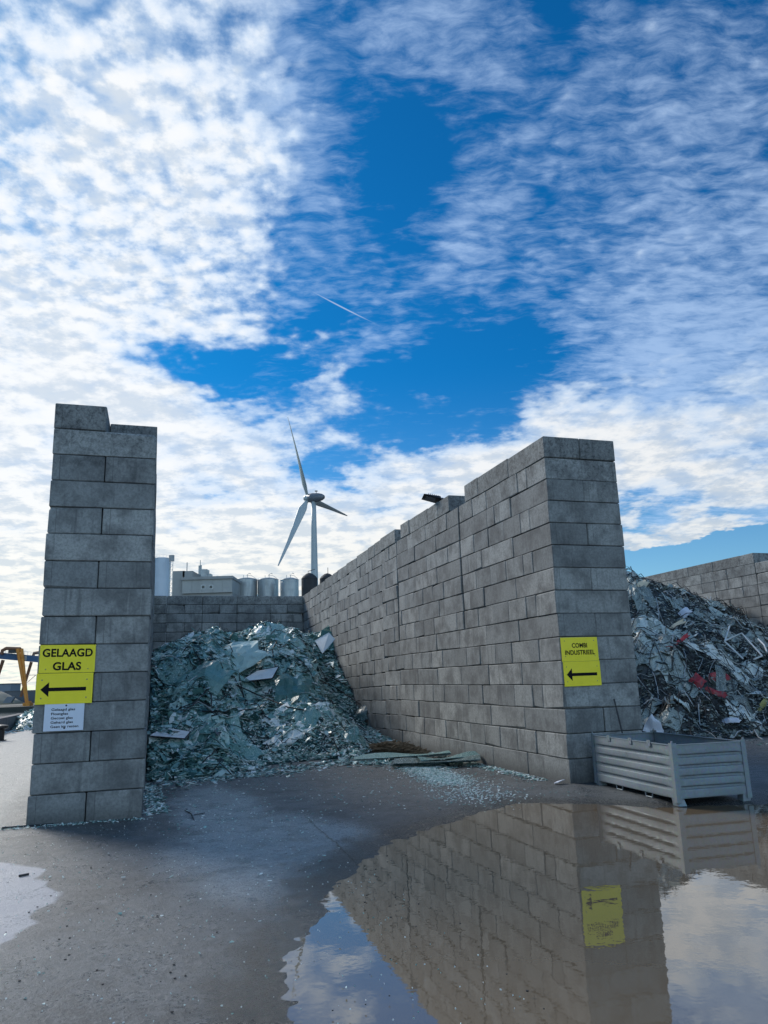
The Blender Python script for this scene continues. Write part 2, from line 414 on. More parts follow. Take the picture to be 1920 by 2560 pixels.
# back wall of the bay
wall_b = yard('block_wall')
tag(wall_b, 'low looking grey concrete block wall closing the back of the glass bay below the storage tanks', 'block wall', 'concrete block walls of the bays')
k0 = 1.015; dz0 = -.36; lower = MB()
for n in range(1, 16):
    z0, z1 = (n-1)*HB*k0+dz0, n*HB*k0+dz0
    even = n % 2 == 0
    for j, u0 in enumerate((-7.80, -6.24, -4.68, -3.12, -1.56)):
        if (even and j in (0, 1, 2)) or (not even and False): segs = [(u0, u0+.78), (u0+.78, u0+1.56)] if j != 1 else [(u0, u0+.78), (u0+.78, u0+1.56)]
        elif even: segs = [(u0, u0+.78), (u0+.78, u0+1.56)] if j == 3 else [(u0, u0+.78), (u0+.78, u0+1.56)]
        else: segs = [(u0, u0+1.56)]
        for a, b_ in segs:
            u_ = (a+b_)/2; args = (u_, 23.55+.375, z0, z1, b_-a, .75, 'u')
            if n >= 9: part_block(wall_b, *args, ch=.022)
            else: add_block(lower, *args, ch=.022)
tag(lower.build('lower_blocks', M_conc, wall_b), kind='stuff')

# far wall of the next bay on the right
wall_f = yard('block_wall')
tag(wall_f, 'grey concrete block wall far right beyond the mixed glass heap, its top against the blue sky', 'block wall', 'concrete block walls of the bays')
lowf = MB()
def fw(d0, n, w, u0=14.95, al=None):
    z0, z1 = (n-1)*HB, n*HB
    if w > 1.2: a = (u0+.375, d0+w/2, z0, z1, w, .75, 'v')
    else: a = (u0+.75, d0+w/2, z0, z1, 1.5, w, 'u')
    if n >= 9 and d0 < 22 and d0 > 9: part_block(wall_f, *a)
    else: add_block(lowf, *a)
for n in range(1, 16):
    d = 11.1
    seq = [.75, 1.5] if n in (15, 12) else ([1.5] if n in (14, 11, 9) else [.75, .75, .75, .75])
    i = 0
    while d < 26:
        w = seq[i] if i < len(seq) else seq[-1]
        fw(d, n, w); d += w; i += 1
    if n <= 14:
        d = 11.04; 
        while d > -1:
            w = 1.5 if n % 2 else .75
            fw(d-w, n, w, 14.9); d -= w
for n in (15, 14):
    part_block(wall_f, 16.08, 11.85, (n-1)*HB, n*HB, 1.5, .75, 'v')
tag(lowf.build('lower_blocks', M_conc, wall_f), kind='stuff')

# ------------------------------------------------------------------ ground
def pts_uv(lst): return np.array(lst, dtype=float)
def to_uv(x, y): dx, dy = x-W0.x, y-W0.y; return dx*cu+dy*su, -dx*su+dy*cu
PUD1 = [to_uv(*p) for p in [(-.60,4.3),(-.60,4.8),(-.58,5.2),(-.56,5.6),(-.47,6.0),(-.42,6.5),(-.50,6.9),(-.47,7.6),(-.30,8.2),(.05,9.0),(.50,9.75),(1.1,10.45),(1.85,11.35),(2.7,11.15),(3.6,10.75),(4.2,10.74),(5.1,10.6),(6.2,11.4),(8.5,12.5),(11,11),(12,7),(9,3),(5,1),(1,1.5),(-.1,3)]]
PUD2 = [to_uv(*p) for p in [(-6.5,9.3),(-4.3,8.55),(-3.75,8.1),(-3.35,7.75),(-3.0,7.3),(-2.80,6.95),(-2.82,6.6),(-2.75,6.1),(-2.80,5.8),(-3.3,5.1),(-6,4.5),(-9,6.5)]]
def sdist(P, poly):                      # signed distance, positive inside
    poly = np.array(poly); d = np.full(len(P), 1e9); inside = np.zeros(len(P), bool)
    for i in range(len(poly)):
        a, b = poly[i], poly[(i+1) % len(poly)]; e = b-a; w = P-a
        t = np.clip((w@e)/(e@e), 0, 1); q = w - t[:, None]*e
        d = np.minimum(d, np.hypot(q[:, 0], q[:, 1]))
        c = ((a[1] > P[:, 1]) != (b[1] > P[:, 1])) & (P[:, 0] < (b[0]-a[0])*(P[:, 1]-a[1])/(b[1]-a[1]+1e-12)+a[0])
        inside ^= c
    return np.where(inside, d, -d)
rng = np.random.default_rng(5)
def vnoise(x, y, s, seed):               # value noise on a lattice
    x = x*s; y = y*s; xi = np.floor(x).astype(int); yi = np.floor(y).astype(int); fx = x-xi; fy = y-yi
    fx = fx*fx*(3-2*fx); fy = fy*fy*(3-2*fy)
    def h(i, j):
        n = (i*374761393 + j*668265263 + seed*974634777) & 0xffffffff; n = ((n ^ (n >> 13))*1274126177) & 0xffffffff
        return ((n ^ (n >> 16)) & 0xffff)/65535.0 - .5
    return (h(xi,yi)*(1-fx)+h(xi+1,yi)*fx)*(1-fy) + (h(xi,yi+1)*(1-fx)+h(xi+1,yi+1)*fx)*fy
def fbm(x, y, s, seed, o=4):
    r = 0; a = 1
    for k in range(o): r = r + a*vnoise(x, y, s*2**k, seed+k); a *= .5
    return r
QU = -13.6                                # the quay edge
us = np.concatenate([[QU, QU+.3], np.arange(-13, -9.3, .3), np.arange(-9.3, 4.6, .05), np.arange(4.6, 16, .3), [18, 25, 40, 80, 200, 600, 2000, 6000]])
vs_ = np.concatenate([[-4000, -800, -200, -60, -30, -20], np.arange(-16, -11, .5), np.arange(-11, 9, .05), np.arange(9, 26, .5), [28, 32, 36, 40, 60, 100, 200, 500, 1500, 5000, 9000]])
UU, VV = np.meshgrid(us, vs_)
Pf = np.stack([UU.ravel(), VV.ravel()], 1)
near = (Pf[:, 0] > -14) & (Pf[:, 0] < 17) & (Pf[:, 1] > -20) & (Pf[:, 1] < 30)
s1 = np.full(len(Pf), -9.); s2 = np.full(len(Pf), -9.)
s1[near] = sdist(Pf[near], PUD1); s2[near] = sdist(Pf[near], PUD2)
nz = fbm(Pf[:, 0], Pf[:, 1], 1.6, 3, 5)
sd_ = s1 + nz*.09 + fbm(Pf[:, 0], Pf[:, 1], 7.0, 61, 2)*.09
zg = np.where(near, .018 + fbm(Pf[:, 0], Pf[:, 1], .5, 20, 3)*.012 + fbm(Pf[:, 0], Pf[:, 1], 9, 40, 3)*.004, .02)
zg = zg - np.clip((sd_ + .66)/.7, 0, 1)*.032 - np.clip(sd_, 0, 1.2)*.04
zg = np.where(near, zg, .02)
nu, nv = len(us), len(vs_)
me = bpy.data.meshes.new('ground')
idx = np.arange(nu*nv).reshape(nv, nu)
faces = np.stack([idx[:-1,:-1], idx[:-1,1:], idx[1:,1:], idx[1:,:-1]], -1).reshape(-1, 4)
me.vertices.add(len(Pf)); me.vertices.foreach_set('co', np.column_stack([Pf, zg]).ravel())
me.loops.add(faces.size); me.loops.foreach_set('vertex_index', faces.ravel())
me.polygons.add(len(faces)); me.polygons.foreach_set('loop_start', np.arange(0, faces.size, 4)); me.polygons.foreach_set('loop_total', np.full(len(faces), 4))
me.polygons.foreach_set('use_smooth', [True]*len(faces)); me.update(calc_edges=True)
a2 = me.attributes.new('slab', 'FLOAT', 'POINT'); a2.data.foreach_set('value', np.clip(s2 + nz*.45, -3, 1))
aw = me.attributes.new('shore', 'FLOAT', 'POINT'); aw.data.foreach_set('value', np.clip(sd_, -3, 1))
ground = bpy.data.objects.new('ground', me); C.objects.link(ground); ground.location = (W0.x, W0.y, 0); ground.rotation_euler = (0, 0, YAW)
tag(ground, kind='structure')
def ground_mat():
    m, nt, b = mat('wet_concrete_yard', rough=.5, spec=.5)
    o = N(nt, 'ShaderNodeTexCoord').outputs['Object']
    sh = attr(nt, 'shore')
    n1 = noise(nt, o, .45, 7, .62, .3); n2 = noise(nt, o, 2.3, 7, .65); n3 = noise(nt, o, 34, 6, .8); n5 = noise(nt, o, 9, 6, .75, .4); n4 = noise(nt, o, 140, 3, .8)
    s = N(nt, 'ShaderNodeSeparateXYZ', inp={0: o}); U_, V_ = s.outputs[0], s.outputs[1]
    def spot(u, v, ru, rv, rot=0):
        wob = N(nt, 'ShaderNodeVectorMath', operation='ADD', inp={0: o, 1: N(nt, 'ShaderNodeVectorMath', operation='SCALE', inp={0: noise(nt, o, 1.1, 5, .6, out='Color'), 'Scale': .9}).outputs[0]}).outputs[0]
        mp = mapping(nt, wob, loc=(u+.45, v+.45, 0), rot=(0, 0, math.radians(rot)), scale=(ru, rv, 1000), kind='TEXTURE')
        return ramp01(nt, N(nt, 'ShaderNodeTexGradient', gradient_type='SPHERICAL', inp={0: mp}).outputs['Fac'], .0, .45)
    # slab between the pier and the puddle with its wet sheen painted pale, brown silt in the bay, dark wheel grime by the pier
    pale = math_(nt, 'MAXIMUM', spot(-5.75, .6, .8, 3.0, 0), math_(nt, 'MAXIMUM', spot(-5.3, -2.8, 1.5, 2.8, 0), spot(-5.2, -6.0, .8, 3.0, -6)))
    silt = spot(-3.2, 2.6, 2.6, 3.4)
    base = mix(nt, ramp01(nt, n1, .38, .64), (.038, .043, .047), (.100, .112, .120))
    base = mix(nt, math_(nt, 'MULTIPLY', pale, ramp01(nt, n2, .30, .55, True, .5, 1)), base, (.42, .46, .48))
    base = mix(nt, math_(nt, 'MULTIPLY', silt, .55), base, (.095, .088, .080))
    base = mix(nt, ramp01(nt, n2, .50, .75, True, 0, .55), base, (.04, .04, .041))
    base = mix(nt, ramp01(nt, n5, .50, .66, True, 0, .55), base, (.035, .036, .040))
    base = mix(nt, ramp01(nt, n5, .47, .34, True, 0, .45), base, (.20, .205, .215))
    base = mix(nt, ramp01(nt, n3, .46, .64, True, 0, .80), base, (.20, .205, .205))
    base = mix(nt, ramp01(nt, n3, .47, .33, True, 0, .85), base, (.016, .016, .018))
    base = mix(nt, math_(nt, 'GREATER_THAN', n4, .675), base, (.42, .44, .44))
    # the dark wet margin round the puddles
    wet = ramp01(nt, math_(nt, 'ADD', sh, math_(nt, 'MULTIPLY', n2, 1.2)), -.25, .35)
    base = mix(nt, math_(nt, 'MULTIPLY', wet, .80), base, (.026, .026, .024))
    # left yard beyond the wall: bright sky reflection painted pale into the concrete
    yl = ramp01(nt, U_, -8.3, -9.2)
    base = mix(nt, math_(nt, 'MULTIPLY', yl, math_(nt, 'MULTIPLY', ramp01(nt, V_, -2.2, -.6), .8)), base, (.42, .415, .39))
    sl = ramp01(nt, attr(nt, 'slab'), -.03, .05)
    slh = ramp01(nt, attr(nt, 'slab'), -.45, -.02, True, 0, .35)
    base = mix(nt, slh, base, (.20, .195, .19))
    base = mix(nt, math_(nt, 'MULTIPLY', sl, .92), base, (.46, .455, .48))
    # saw cut joints of the slab
    j1 = math_(nt, 'ABSOLUTE', math_(nt, 'ADD', U_, math_(nt, 'MULTIPLY_ADD', noise(nt, o, 3, 4, .7), .10, 4.62)))
    j1 = math_(nt, 'MULTIPLY', math_(nt, 'LESS_THAN', j1, .012), math_(nt, 'LESS_THAN', V_, -1.0))
    j2 = math_(nt, 'LESS_THAN', math_(nt, 'ABSOLUTE', math_(nt, 'ADD', V_, math_(nt, 'MULTIPLY_ADD', noise(nt, o, 3, 4, .7), .10, .80))), .009)
    j2 = math_(nt, 'MULTIPLY', j2, math_(nt, 'GREATER_THAN', U_, -4.7))
    jj = math_(nt, 'MAXIMUM', j1, j2)
    base = mix(nt, math_(nt, 'MULTIPLY', jj, .75), base, (.02, .02, .02))
    nt.links.new(base, b.inputs['Base Color'])
    r = ramp01(nt, n2, .35, .65, True, .27, .52)
    r = math_(nt, 'SUBTRACT', r, math_(nt, 'MULTIPLY', wet, .22))
    r = math_(nt, 'SUBTRACT', r, math_(nt, 'MULTIPLY', pale, .20))
    r = math_(nt, 'ADD', r, ramp01(nt, n3, .38, .60, True, -.12, .20))
    r = math_(nt, 'MAXIMUM', r, .12)
    nt.links.new(r, b.inputs['Roughness'])
    h = math_(nt, 'ADD', math_(nt, 'MULTIPLY', n3, 1.0), math_(nt, 'MULTIPLY', n5, .9))
    h = math_(nt, 'SUBTRACT', h, jj)
    bump(nt, b, h, .85, .02)
    return m
me.materials.append(ground_mat())

def water_mat(name, col, rough, ior, ripple, scale):
    m, nt, b = mat(name, col, rough)
    b.inputs['IOR'].default_value = ior
    o = N(nt, 'ShaderNodeTexCoord').outputs['Object']
    n1 = noise(nt, o, scale, 3, .5)
    bump(nt, b, n1, ripple, .02)
    return m
M_pud = water_mat('muddy_water', (.17, .125, .080), .012, 2.2, .03, 7)
pm = MB(); pm.box((-9.2, -13.5, -.06), (14.5, -1.2, -.008)); 
puddle = pm.build('puddle_water', M_pud); puddle.location = (W0.x, W0.y, 0); puddle.rotation_euler = (0, 0, YAW); tag(puddle, kind='structure')

# harbour water, far quay
M_har = water_mat('harbour_water', (.10, .12, .12), .12, 1.6, .3, .8)
hm = MB(); hm.box((-3000, -3000, -9), (3000, 9000, -4.2))
hb = hm.build('harbour_water', M_har); hb.location = (W0.x, W0.y, 0); hb.rotation_euler = (0, 0, YAW); tag(hb, kind='structure')
M_qw = worn('quay_wall_dark', (.035, .035, .04), .8, amt=.3)
# quay face under the yard
qm = MB(); qm.box((QU-.02, -3000, -8), (QU+.5, 220, -.06))
qo = qm.build('quay_edge', M_qw); qo.location = (W0.x, W0.y, 0); qo.rotation_euler = (0, 0, YAW); tag(qo, kind='structure')
fq = MB(); fq.box((-2500, 226, -8), (-78, 9000, -2.7)); M_fg = worn('far_quay_ground', (.045, .05, .042), .9, amt=.3, scale=.05)
tag(fq.build('far_quay', [M_fg]), kind='structure')

# ------------------------------------------------------------------ signs
M_yel = worn('yellow_sign_plate', (.86, .73, .012), .40, amt=.05, scale=5, dirt=(.35, .28, .02))
M_wht = worn('white_sign_plate', (.62, .68, .78), .4, amt=.03, scale=5)
M_blk = mat('black_lettering', (.006, .006, .008), .7, 0.0, .15)[0]
M_scr = mat('screw_grey', (.22, .2, .12), .4, .6)[0]
M_scd = mat('screw_dark', (.05, .06, .08), .4, .5)[0]
def sign(name, label, u0, u1, z0, z1, v, M, texts=(), arrow=None, screws=(), sm=None, sr=.012, frame='R', rot=0.0):
    c = W((u0+u1)/2, v, (z0+z1)/2)
    root = empty(name, c, YAW + 0.0); tag(root, label, 'sign')
    w, h = u1-u0, z1-z0
    Rm = Matrix.Rotation(rot, 4, 'Y')
    p = MB(); p.box((-w/2, -.004, -h/2), (w/2, .0, h/2), mat=Rm); p.build('plate', M, root)
    def face(curve_or_pts): pass
    for (txt, x, z, wd, cap, bold) in texts:
        cd = bpy.data.curves.new('lettering', 'FONT'); cd.body = txt; cd.size = 1.0; cd.offset = bold; cd.align_x = 'LEFT'; cd.space_character = 1.0 + bold*1.2
        tmp = bpy.data.objects.new('lettering', cd); C.objects.link(tmp)
        bpy.context.view_layer.update()
        me_ = bpy.data.meshes.new_from_object(tmp.evaluated_get(bpy.context.evaluated_depsgraph_get()))
        bpy.data.objects.remove(tmp)
        me_.materials.clear(); me_.materials.append(M_blk); me_.name = 'lettering'
        xs_ = [p.co.x for p in me_.vertices]; ex = cap/.729
        sx = wd/(max(xs_)-min(xs_)); left = -wd/2 if x == 'c' else x
        me_.transform(Matrix.Translation((left - min(xs_)*sx, -.0058, z-cap/2)) @ Matrix.Rotation(math.pi/2, 4, 'X') @ Matrix.Diagonal((sx, ex, 1, 1)))
        me_.transform(Rm)
        o = bpy.data.objects.new('lettering', me_); C.objects.link(o); o.parent = root
    if arrow:
        x0, x1, zc, sh, hh, hl = arrow
        pts = [(x0, zc), (x0+hl, zc+hh), (x0+hl, zc+sh), (x1, zc+sh), (x1, zc-sh), (x0+hl, zc-sh), (x0+hl, zc-hh)]
        a = MB(); n = len(pts)
        a.add([Rm @ Vector((x, -.0058, z)) for x, z in pts] + [Rm @ Vector((x, -.004, z)) for x, z in pts],
              [tuple(range(n)), tuple(range(2*n-1, n-1, -1))] + [(i, i+n, (i+1) % n+n, (i+1) % n) for i in range(n)])
        a.build('arrow', M_blk, root)
    for x, z in screws:
        s = MB(); s.tube([Rm @ Vector((x, -.008, z)), Rm @ Vector((x, -.0042, z))], sr, 10); s.build('screw', sm or M_scr, root)
    return root
H5 = 4*HB
vL = .06-.012; uL = -8.29
sign('sign', 'yellow sign reading GELAAGD GLAS, topmost on the left pier', uL+.025, uL+.765, 5*HB+.012, 6*HB-.004, vL, M_yel,
     [('GELAAGD', 'c', .088, .665, .112, .030), ('GLAS', 'c', -.100, .375, .112, .030)], screws=[(-.28,-.145),(.28,-.145),(-.28,.10),(.28,.10)], sr=.008, rot=.006)
sign('sign', 'yellow sign with a black arrow on the left pier, above the white sign', uL+.005, uL+.752, 4*HB-.012, 5*HB+.006, vL-.004, M_yel,
     arrow=(-.315, .285, -.01, .025, .10, .11), screws=[(-.30,.12),(.29,.12),(-.30,-.13),(.29,-.13)], sr=.010, rot=.004)
sign('sign', 'small white sign with five lines of Dutch text below the yellow arrow', uL+.135, uL+.655, 3*HB+.028, 4*HB-.010, vL, M_wht,
     [(t, -.170, .108-i*.058, wd, .034, .018) for i, (t, wd) in enumerate((('Gelaagd glas', .31), ('Floatglas', .22), ('Gecoat glas', .285), ('Gehard glas', .29), ('Geen kit resten', .365)))], screws=[(.02,.158),(.012,-.148)], sm=M_scd, sr=.013, rot=.004)
sign('sign', 'yellow sign reading COMBI INDUSTRIEEL on the end of the right wall', .012, .735, 5*HB-.015, 6*HB-.012, -.013, M_yel,
     [('COMBI', 'c', .068, .30, .078, .026), ('INDUSTRIEEL', 'c', -.052, .585, .078, .026)], screws=[(-.29,.145),(.29,.145),(-.29,-.12),(.29,-.12)], sr=.008, rot=-.004)
sign('sign', 'yellow arrow sign on the end of the right wall, below the lettered sign', .022, .745, 4*HB-.028, 5*HB-.018, -.014, M_yel,
     arrow=(-.305, .29, -.012, .026, .105, .105), screws=[(-.30,.12),(.30,.12),(-.30,-.13),(.28,-.13)], sr=.008, rot=-.004)

# ------------------------------------------------------------------ floodlight above the right wall
M_bk = worn('black_painted_metal', (.018, .019, .022), .4, amt=.1)
M_len = mat('lamp_glass', (.10, .11, .13), .2)[0]
fl = empty('floodlight', (1.48, 18.62, 6.12), math.radians(8)); tag(fl, 'black floodlight head poking over the stepped top of the right wall', 'floodlight')
a = MB(); a.tube([(0,.03,-.02),(0,.03,.10),(-.05,.02,.14)], .028, 8); a.box((-.07,-.05,-.045), (.07,.11,-.012)); a.build('bracket', M_bk, fl)
a = MB(); tilt = Matrix.Translation((-.22, 0, .17)) @ Matrix.Rotation(math.radians(14), 4, 'Y') @ Matrix.Rotation(math.radians(-16), 4, 'X')
a.add([tilt @ Vector(p) for p in [(-.27,-.15,-.015),(.20,-.15,-.03),(.20,.15,-.03),(-.27,.15,-.015),(-.22,-.11,.02),(.16,-.13,.05),(.16,.13,.05),(-.22,.11,.02)]],
      ((0,3,2,1),(4,5,6,7),(0,1,5,4),(1,2,6,5),(2,3,7,6),(3,0,4,7)))
for k in range(6): a.box((-.15+k*.05,-.12,.02),(-.138+k*.05,.12,.062), mat=tilt)
hd_ = a.build('lamp_head', M_bk, fl)
a = MB(); a.box((-.20,-.10,-.034),(.06,.10,-.026), mat=tilt); a.build('lens', M_len, hd_)
a = MB(); a.box((.205,-.08,-.03),(.28,.08,.045), mat=tilt); a.build('driver_box', M_bk, fl)

# ------------------------------------------------------------------ steel box pallet
def galv():
    m, nt, b = mat('galvanised_steel', (.42,.45,.47), .55, .30)
    o = N(nt, 'ShaderNodeTexCoord').outputs['Object']
    v = N(nt, 'ShaderNodeTexVoronoi', inp={'Vector': o, 'Scale': 34.0}).outputs['Color']
    a = noise(nt, o, 3.2, 6, .65); st = noise(nt, mapping(nt, o, scale=(8, 8, .8)), 1.4, 5, .6)
    c = mix(nt, .18, (.235, .285, .315), v, 'MULTIPLY')
    c = mix(nt, ramp01(nt, a, .42, .70, True, 0, .55), c, (.23, .25, .26))
    c = mix(nt, ramp01(nt, st, .62, .78, True, 0, .3), c, (.38, .42, .44))
    rs = noise(nt, o, 7, 6, .7)
    c = mix(nt, ramp01(nt, rs, .60, .72, True, 0, .65), c, (.15, .115, .085))
    nt.links.new(c, b.inputs['Base Color'])
    nt.links.new(ramp01(nt, a, .3, .7, True, .52, .72), b.inputs['Roughness'])
    bump(nt, b, noise(nt, o, 5, 3, .5), .25, .02)
    return m
M_gal = galv()
BL, BW, BZ0, BZ1 = 2.22, 1.17, .10, .80
box = empty('steel_box_pallet', (3.87, 10.80, 0), math.radians(14)); tag(box, 'grey galvanised steel box pallet with ribbed sides standing at the puddle edge', 'steel container')
# local x = short side, local y = long side (away from the camera)
def ribbed(length, name, M4):
    a = MB(); zs = []; H = BZ1-BZ0; band = H/5
    prof = []
    for i in range(5):
        z = BZ0 + i*band
        b_ = z + (.0 if i == 0 else .016); t_ = z+band-.036
        prof += [(.003, b_), (0, b_+.012), (-.001, (b_+t_)/2), (0, t_-.010), (.003, t_)]
        if i < 4: prof += [(.034, z+band-.026), (.034, z+band-.002)]
    prof[-1] = (.0, BZ1-.002)
    n = len(prof); segs = 8; ins = .055
    vs = []; fs = []
    for (x0, thick) in ((0, 0), (1, .004)):
        for j in range(segs+1):
            t = j/segs; y = ins*.3 + (length-ins*.6)*t
            flat = (j == 0 or j == segs)
            for (dx, z) in prof:
                d = 0 if flat else dx
                wob = .006*math.sin(z*9+t*7)*math.sin(math.pi*t)
                vs.append(M4 @ Vector((d + thick + wob, y, z)))
    L = segs+1
    def ix(s, j, i): return s*L*n + j*n + i
    for j in range(segs):
        for i in range(n-1):
            fs.append((ix(0,j,i), ix(0,j,i+1), ix(0,j+1,i+1), ix(0,j+1,i)))
            fs.append((ix(1,j,i), ix(1,j+1,i), ix(1,j+1,i+1), ix(1,j,i+1)))
        fs.append((ix(0,j,n-1), ix(1,j,n-1), ix(1,j+1,n-1), ix(0,j+1,n-1)))
        fs.append((ix(0,j,0), ix(0,j+1,0), ix(1,j+1,0), ix(1,j,0)))
    a.add(vs, fs)
    # rim
    a.box((-.008, .02, BZ1-.006), (.035, length-.02, BZ1+.004), mat=M4)
    # the flat border at each end of the ribs
    return a.build(name, M_gal, box)
T = Matrix.Translation; RZ = lambda d: Matrix.Rotation(math.radians(d), 4, 'Z')
lean = Matrix.Identity(4)
ribbed(BL, 'side_panel', T((0,0,0)))
ribbed(BL, 'side_panel', T((BW, BL, 0)) @ RZ(180))
ribbed(BW, 'side_panel', T((BW, 0, 0)) @ RZ(90))
ribbed(BW, 'side_panel', T((0, BL, 0)) @ RZ(-90))
for (x, y, sx, sy) in ((0,0,1,1),(BW,0,-1,1),(0,BL,1,-1),(BW,BL,-1,-1)):
    a = MB(); x0, y0 = x-.010*sx, y-.010*sy
    bz = .045
    a.box((min(x0,x0+.075*sx), min(y0,y0+.008*sy), bz), (max(x0,x0+.075*sx), max(y0,y0+.008*sy), BZ1+.025))
    a.box((min(x0,x0+.008*sx), min(y0+.009*sy,y0+.075*sy), bz), (max(x0,x0+.008*sx), max(y0+.009*sy,y0+.075*sy), BZ1+.028))
    a.box((min(x0+.010*sx,x0+.03*sx), min(y0+.010*sy,y0+.03*sy), BZ1-.02), (max(x0+.010*sx,x0+.03*sx), max(y0+.010*sy,y0+.03*sy), BZ1+.055))
    a.build('corner_post', M_gal, box)
    f = MB(); fx0, fy0 = x+.01*sx, y+.01*sy
    crush = .02 if (x == 0 and y == 0) else 0
    w_ = .12
    f.add([(fx0, fy0, .0), (fx0+w_*sx, fy0-crush, .0), (fx0+w_*sx, fy0+w_*sy, .0), (fx0, fy0+w_*sy, .0),
           (fx0-.01*sx, fy0-.01*sy, .098), (fx0+(w_-.01)*sx, fy0+crush, .098), (fx0+(w_-.01)*sx, fy0+w_*sy, .098), (fx0-.01*sx, fy0+w_*sy, .098)],
          ((0,3,2,1),(4,5,6,7),(0,1,5,4),(1,2,6,5),(2,3,7,6),(3,0,4,7)))
    f.build('foot', M_gal, box)
a = MB(); a.box((.006, .006, BZ0-.004), (BW-.006, BL-.006, BZ0+.012)); a.build('floor_plate', M_gal, box)
for y in (.50, 1.00, 1.62):
    a = MB(); a.box((-.016, y, BZ1-.052), (-.0085, y+.085, BZ1+.034)); a.tube([(-.0165, y+.042, BZ1+.012), (-.020, y+.042, BZ1+.012)], .007, 8); a.build('rim_tab', M_gal, box)
    a = MB(); a.box((BW+.0085, y, BZ1-.052), (BW+.016, y+.085, BZ1+.034)); a.build('rim_tab', M_gal, box)
for y in (.62, 1.42):
    a = MB(); a.tube([(.02, y, .10), (.02, y+.01, .035), (.02, y+.17, .035), (.02, y+.18, .10)], .010, 8); a.build('fork_loop', M_gal, box)

# ------------------------------------------------------------------ broken glass
def shard_mat(name, stops, rough=.22):
    m, nt, b = mat(name, rough=rough, spec=.6)
    t = attr(nt, 'tint'); g = attr(nt, 'grime')
    cr = N(nt, 'ShaderNodeValToRGB'); nt.links.new(t, cr.inputs[0]); cr.color_ramp.interpolation = 'LINEAR'
    el_ = cr.color_ramp.elements
    el_[0].position = stops[0][0]; el_[0].color = (*stops[0][1], 1); el_[1].position = stops[-1][0]; el_[1].color = (*stops[-1][1], 1)
    for p, c in stops[1:-1]: e = el_.new(p); e.color = (*c, 1)
    o = N(nt, 'ShaderNodeTexCoord').outputs['Object']
    n = noise(nt, o, 9, 6, .7)
    c = mix(nt, ramp01(nt, n, .40, .75, True, 0, .35), cr.outputs[0], (.04, .065, .066))
    vc = N(nt, 'ShaderNodeTexVoronoi', feature='DISTANCE_TO_EDGE', inp={'Vector': o, 'Scale': 24.0}).outputs['Distance']
    ck = math_(nt, 'MULTIPLY', math_(nt, 'LESS_THAN', vc, .045), g)
    c = mix(nt, math_(nt, 'MULTIPLY', ck, .55), c, (.62, .74, .74))
    nt.links.new(c, b.inputs['Base Color'])
    nt.links.new(ramp01(nt, n, .3, .7, True, .16, .60), b.inputs['Roughness'])
    bump(nt, b, noise(nt, o, 14, 4, .6), .35, .02)
    return m
TEAL = [(0, (.008,.020,.024)), (.22, (.028,.085,.086)), (.45, (.080,.205,.198)), (.62, (.18,.37,.35)), (.76, (.36,.56,.53)), (.88, (.58,.71,.69)), (1, (.84,.89,.88))]
MIX_ = [(0, (.010,.014,.016)), (.25, (.040,.046,.044)), (.5, (.13,.155,.142)), (.72, (.29,.34,.315)), (.88, (.48,.55,.52)), (1, (.70,.74,.71))]
M_teal = shard_mat('teal_glass', TEAL); M_mix = shard_mat('mixed_glass', MIX_)
M_wire = worn('rusty_dark_rod', (.03, .032, .036), .6, .3, amt=.2)
M_alu = worn('pale_metal_strip', (.50, .53, .54), .4, .4, amt=.15)
def frame_from(nrm, rnd):
    nrm = nrm.normalized(); a = nrm.orthogonal().normalized(); a.rotate(Matrix.Rotation(rnd.uniform(0, 6.283), 3, nrm)); return a, nrm.cross(a), nrm
def shard(mb, p, nrm, size, tint, rnd, mi=0, th=.007, grime=0.0, ar=None):
    a, b_, n = frame_from(nrm, rnd); k = rnd.choice((3, 4, 4, 5)); ar = ar or rnd.uniform(.22, .9); ph = rnd.uniform(0, 6)
    r = []
    for i in range(k):
        w = ph + (i + rnd.uniform(-.32, .32))*2*math.pi/k; q = size*rnd.uniform(.55, 1.0)
        r.append(a*math.cos(w)*q + b_*math.sin(w)*q*ar)
    top = [p + q + n*th/2 for q in r]; bot = [p + q - n*th/2 for q in r]
    mb.add(top+bot, [tuple(range(k)), tuple(range(2*k-1, k-1, -1))] + [(i, i+k, (i+1) % k + k, (i+1) % k) for i in range(k)], mi, tint=[tint]*(2*k), grime=[grime]*(2*k))
def sheet(mb, p, nrm, w, h, tint, rnd, mi=0, crump=.08, grime=1.0, surf=None, n=7):
    a, b_, nn = frame_from(nrm, rnd); sd = rnd.uniform(0, 90); vs = []
    for sgn in (1, -1):
        for i in range(n):
            for j in range(n):
                x, y = (i/(n-1)-.5)*w, (j/(n-1)-.5)*h
                e = 1 - .12*math.sin(3*y/h*3+sd)
                q = p + a*x*e + b_*y*(1 - .12*math.cos(4*x/w+sd))
                q = q + nn*((mnoise.noise(Vector((x*1.6+sd, y*1.6, sd)))*1.0 + .4*mnoise.noise(Vector((x*5+sd, y*5, sd))))*crump*2 + sgn*.005)
                q = q + nn*(-.35*(x*x+y*y))
                vs.append(q)
    fs = []
    for i in range(n-1):
        for j in range(n-1):
            q = (i*n+j, (i+1)*n+j, (i+1)*n+j+1, i*n+j+1); fs.append(q); fs.append(tuple(t+n*n for t in q[::-1]))
    rim = [(0, j) for j in range(n)] + [(i, n-1) for i in range(1, n)] + [(n-1, j) for j in range(n-2, -1, -1)] + [(i, 0) for i in range(n-2, 0, -1)]
    for t in range(len(rim)):
        a0 = rim[t][0]*n+rim[t][1]; b0 = rim[(t+1) % len(rim)][0]*n + rim[(t+1) % len(rim)][1]; fs.append((a0, a0+n*n, b0+n*n, b0))
    mb.add(vs, fs, mi, tint=[tint]*len(vs), grime=[grime]*len(vs))

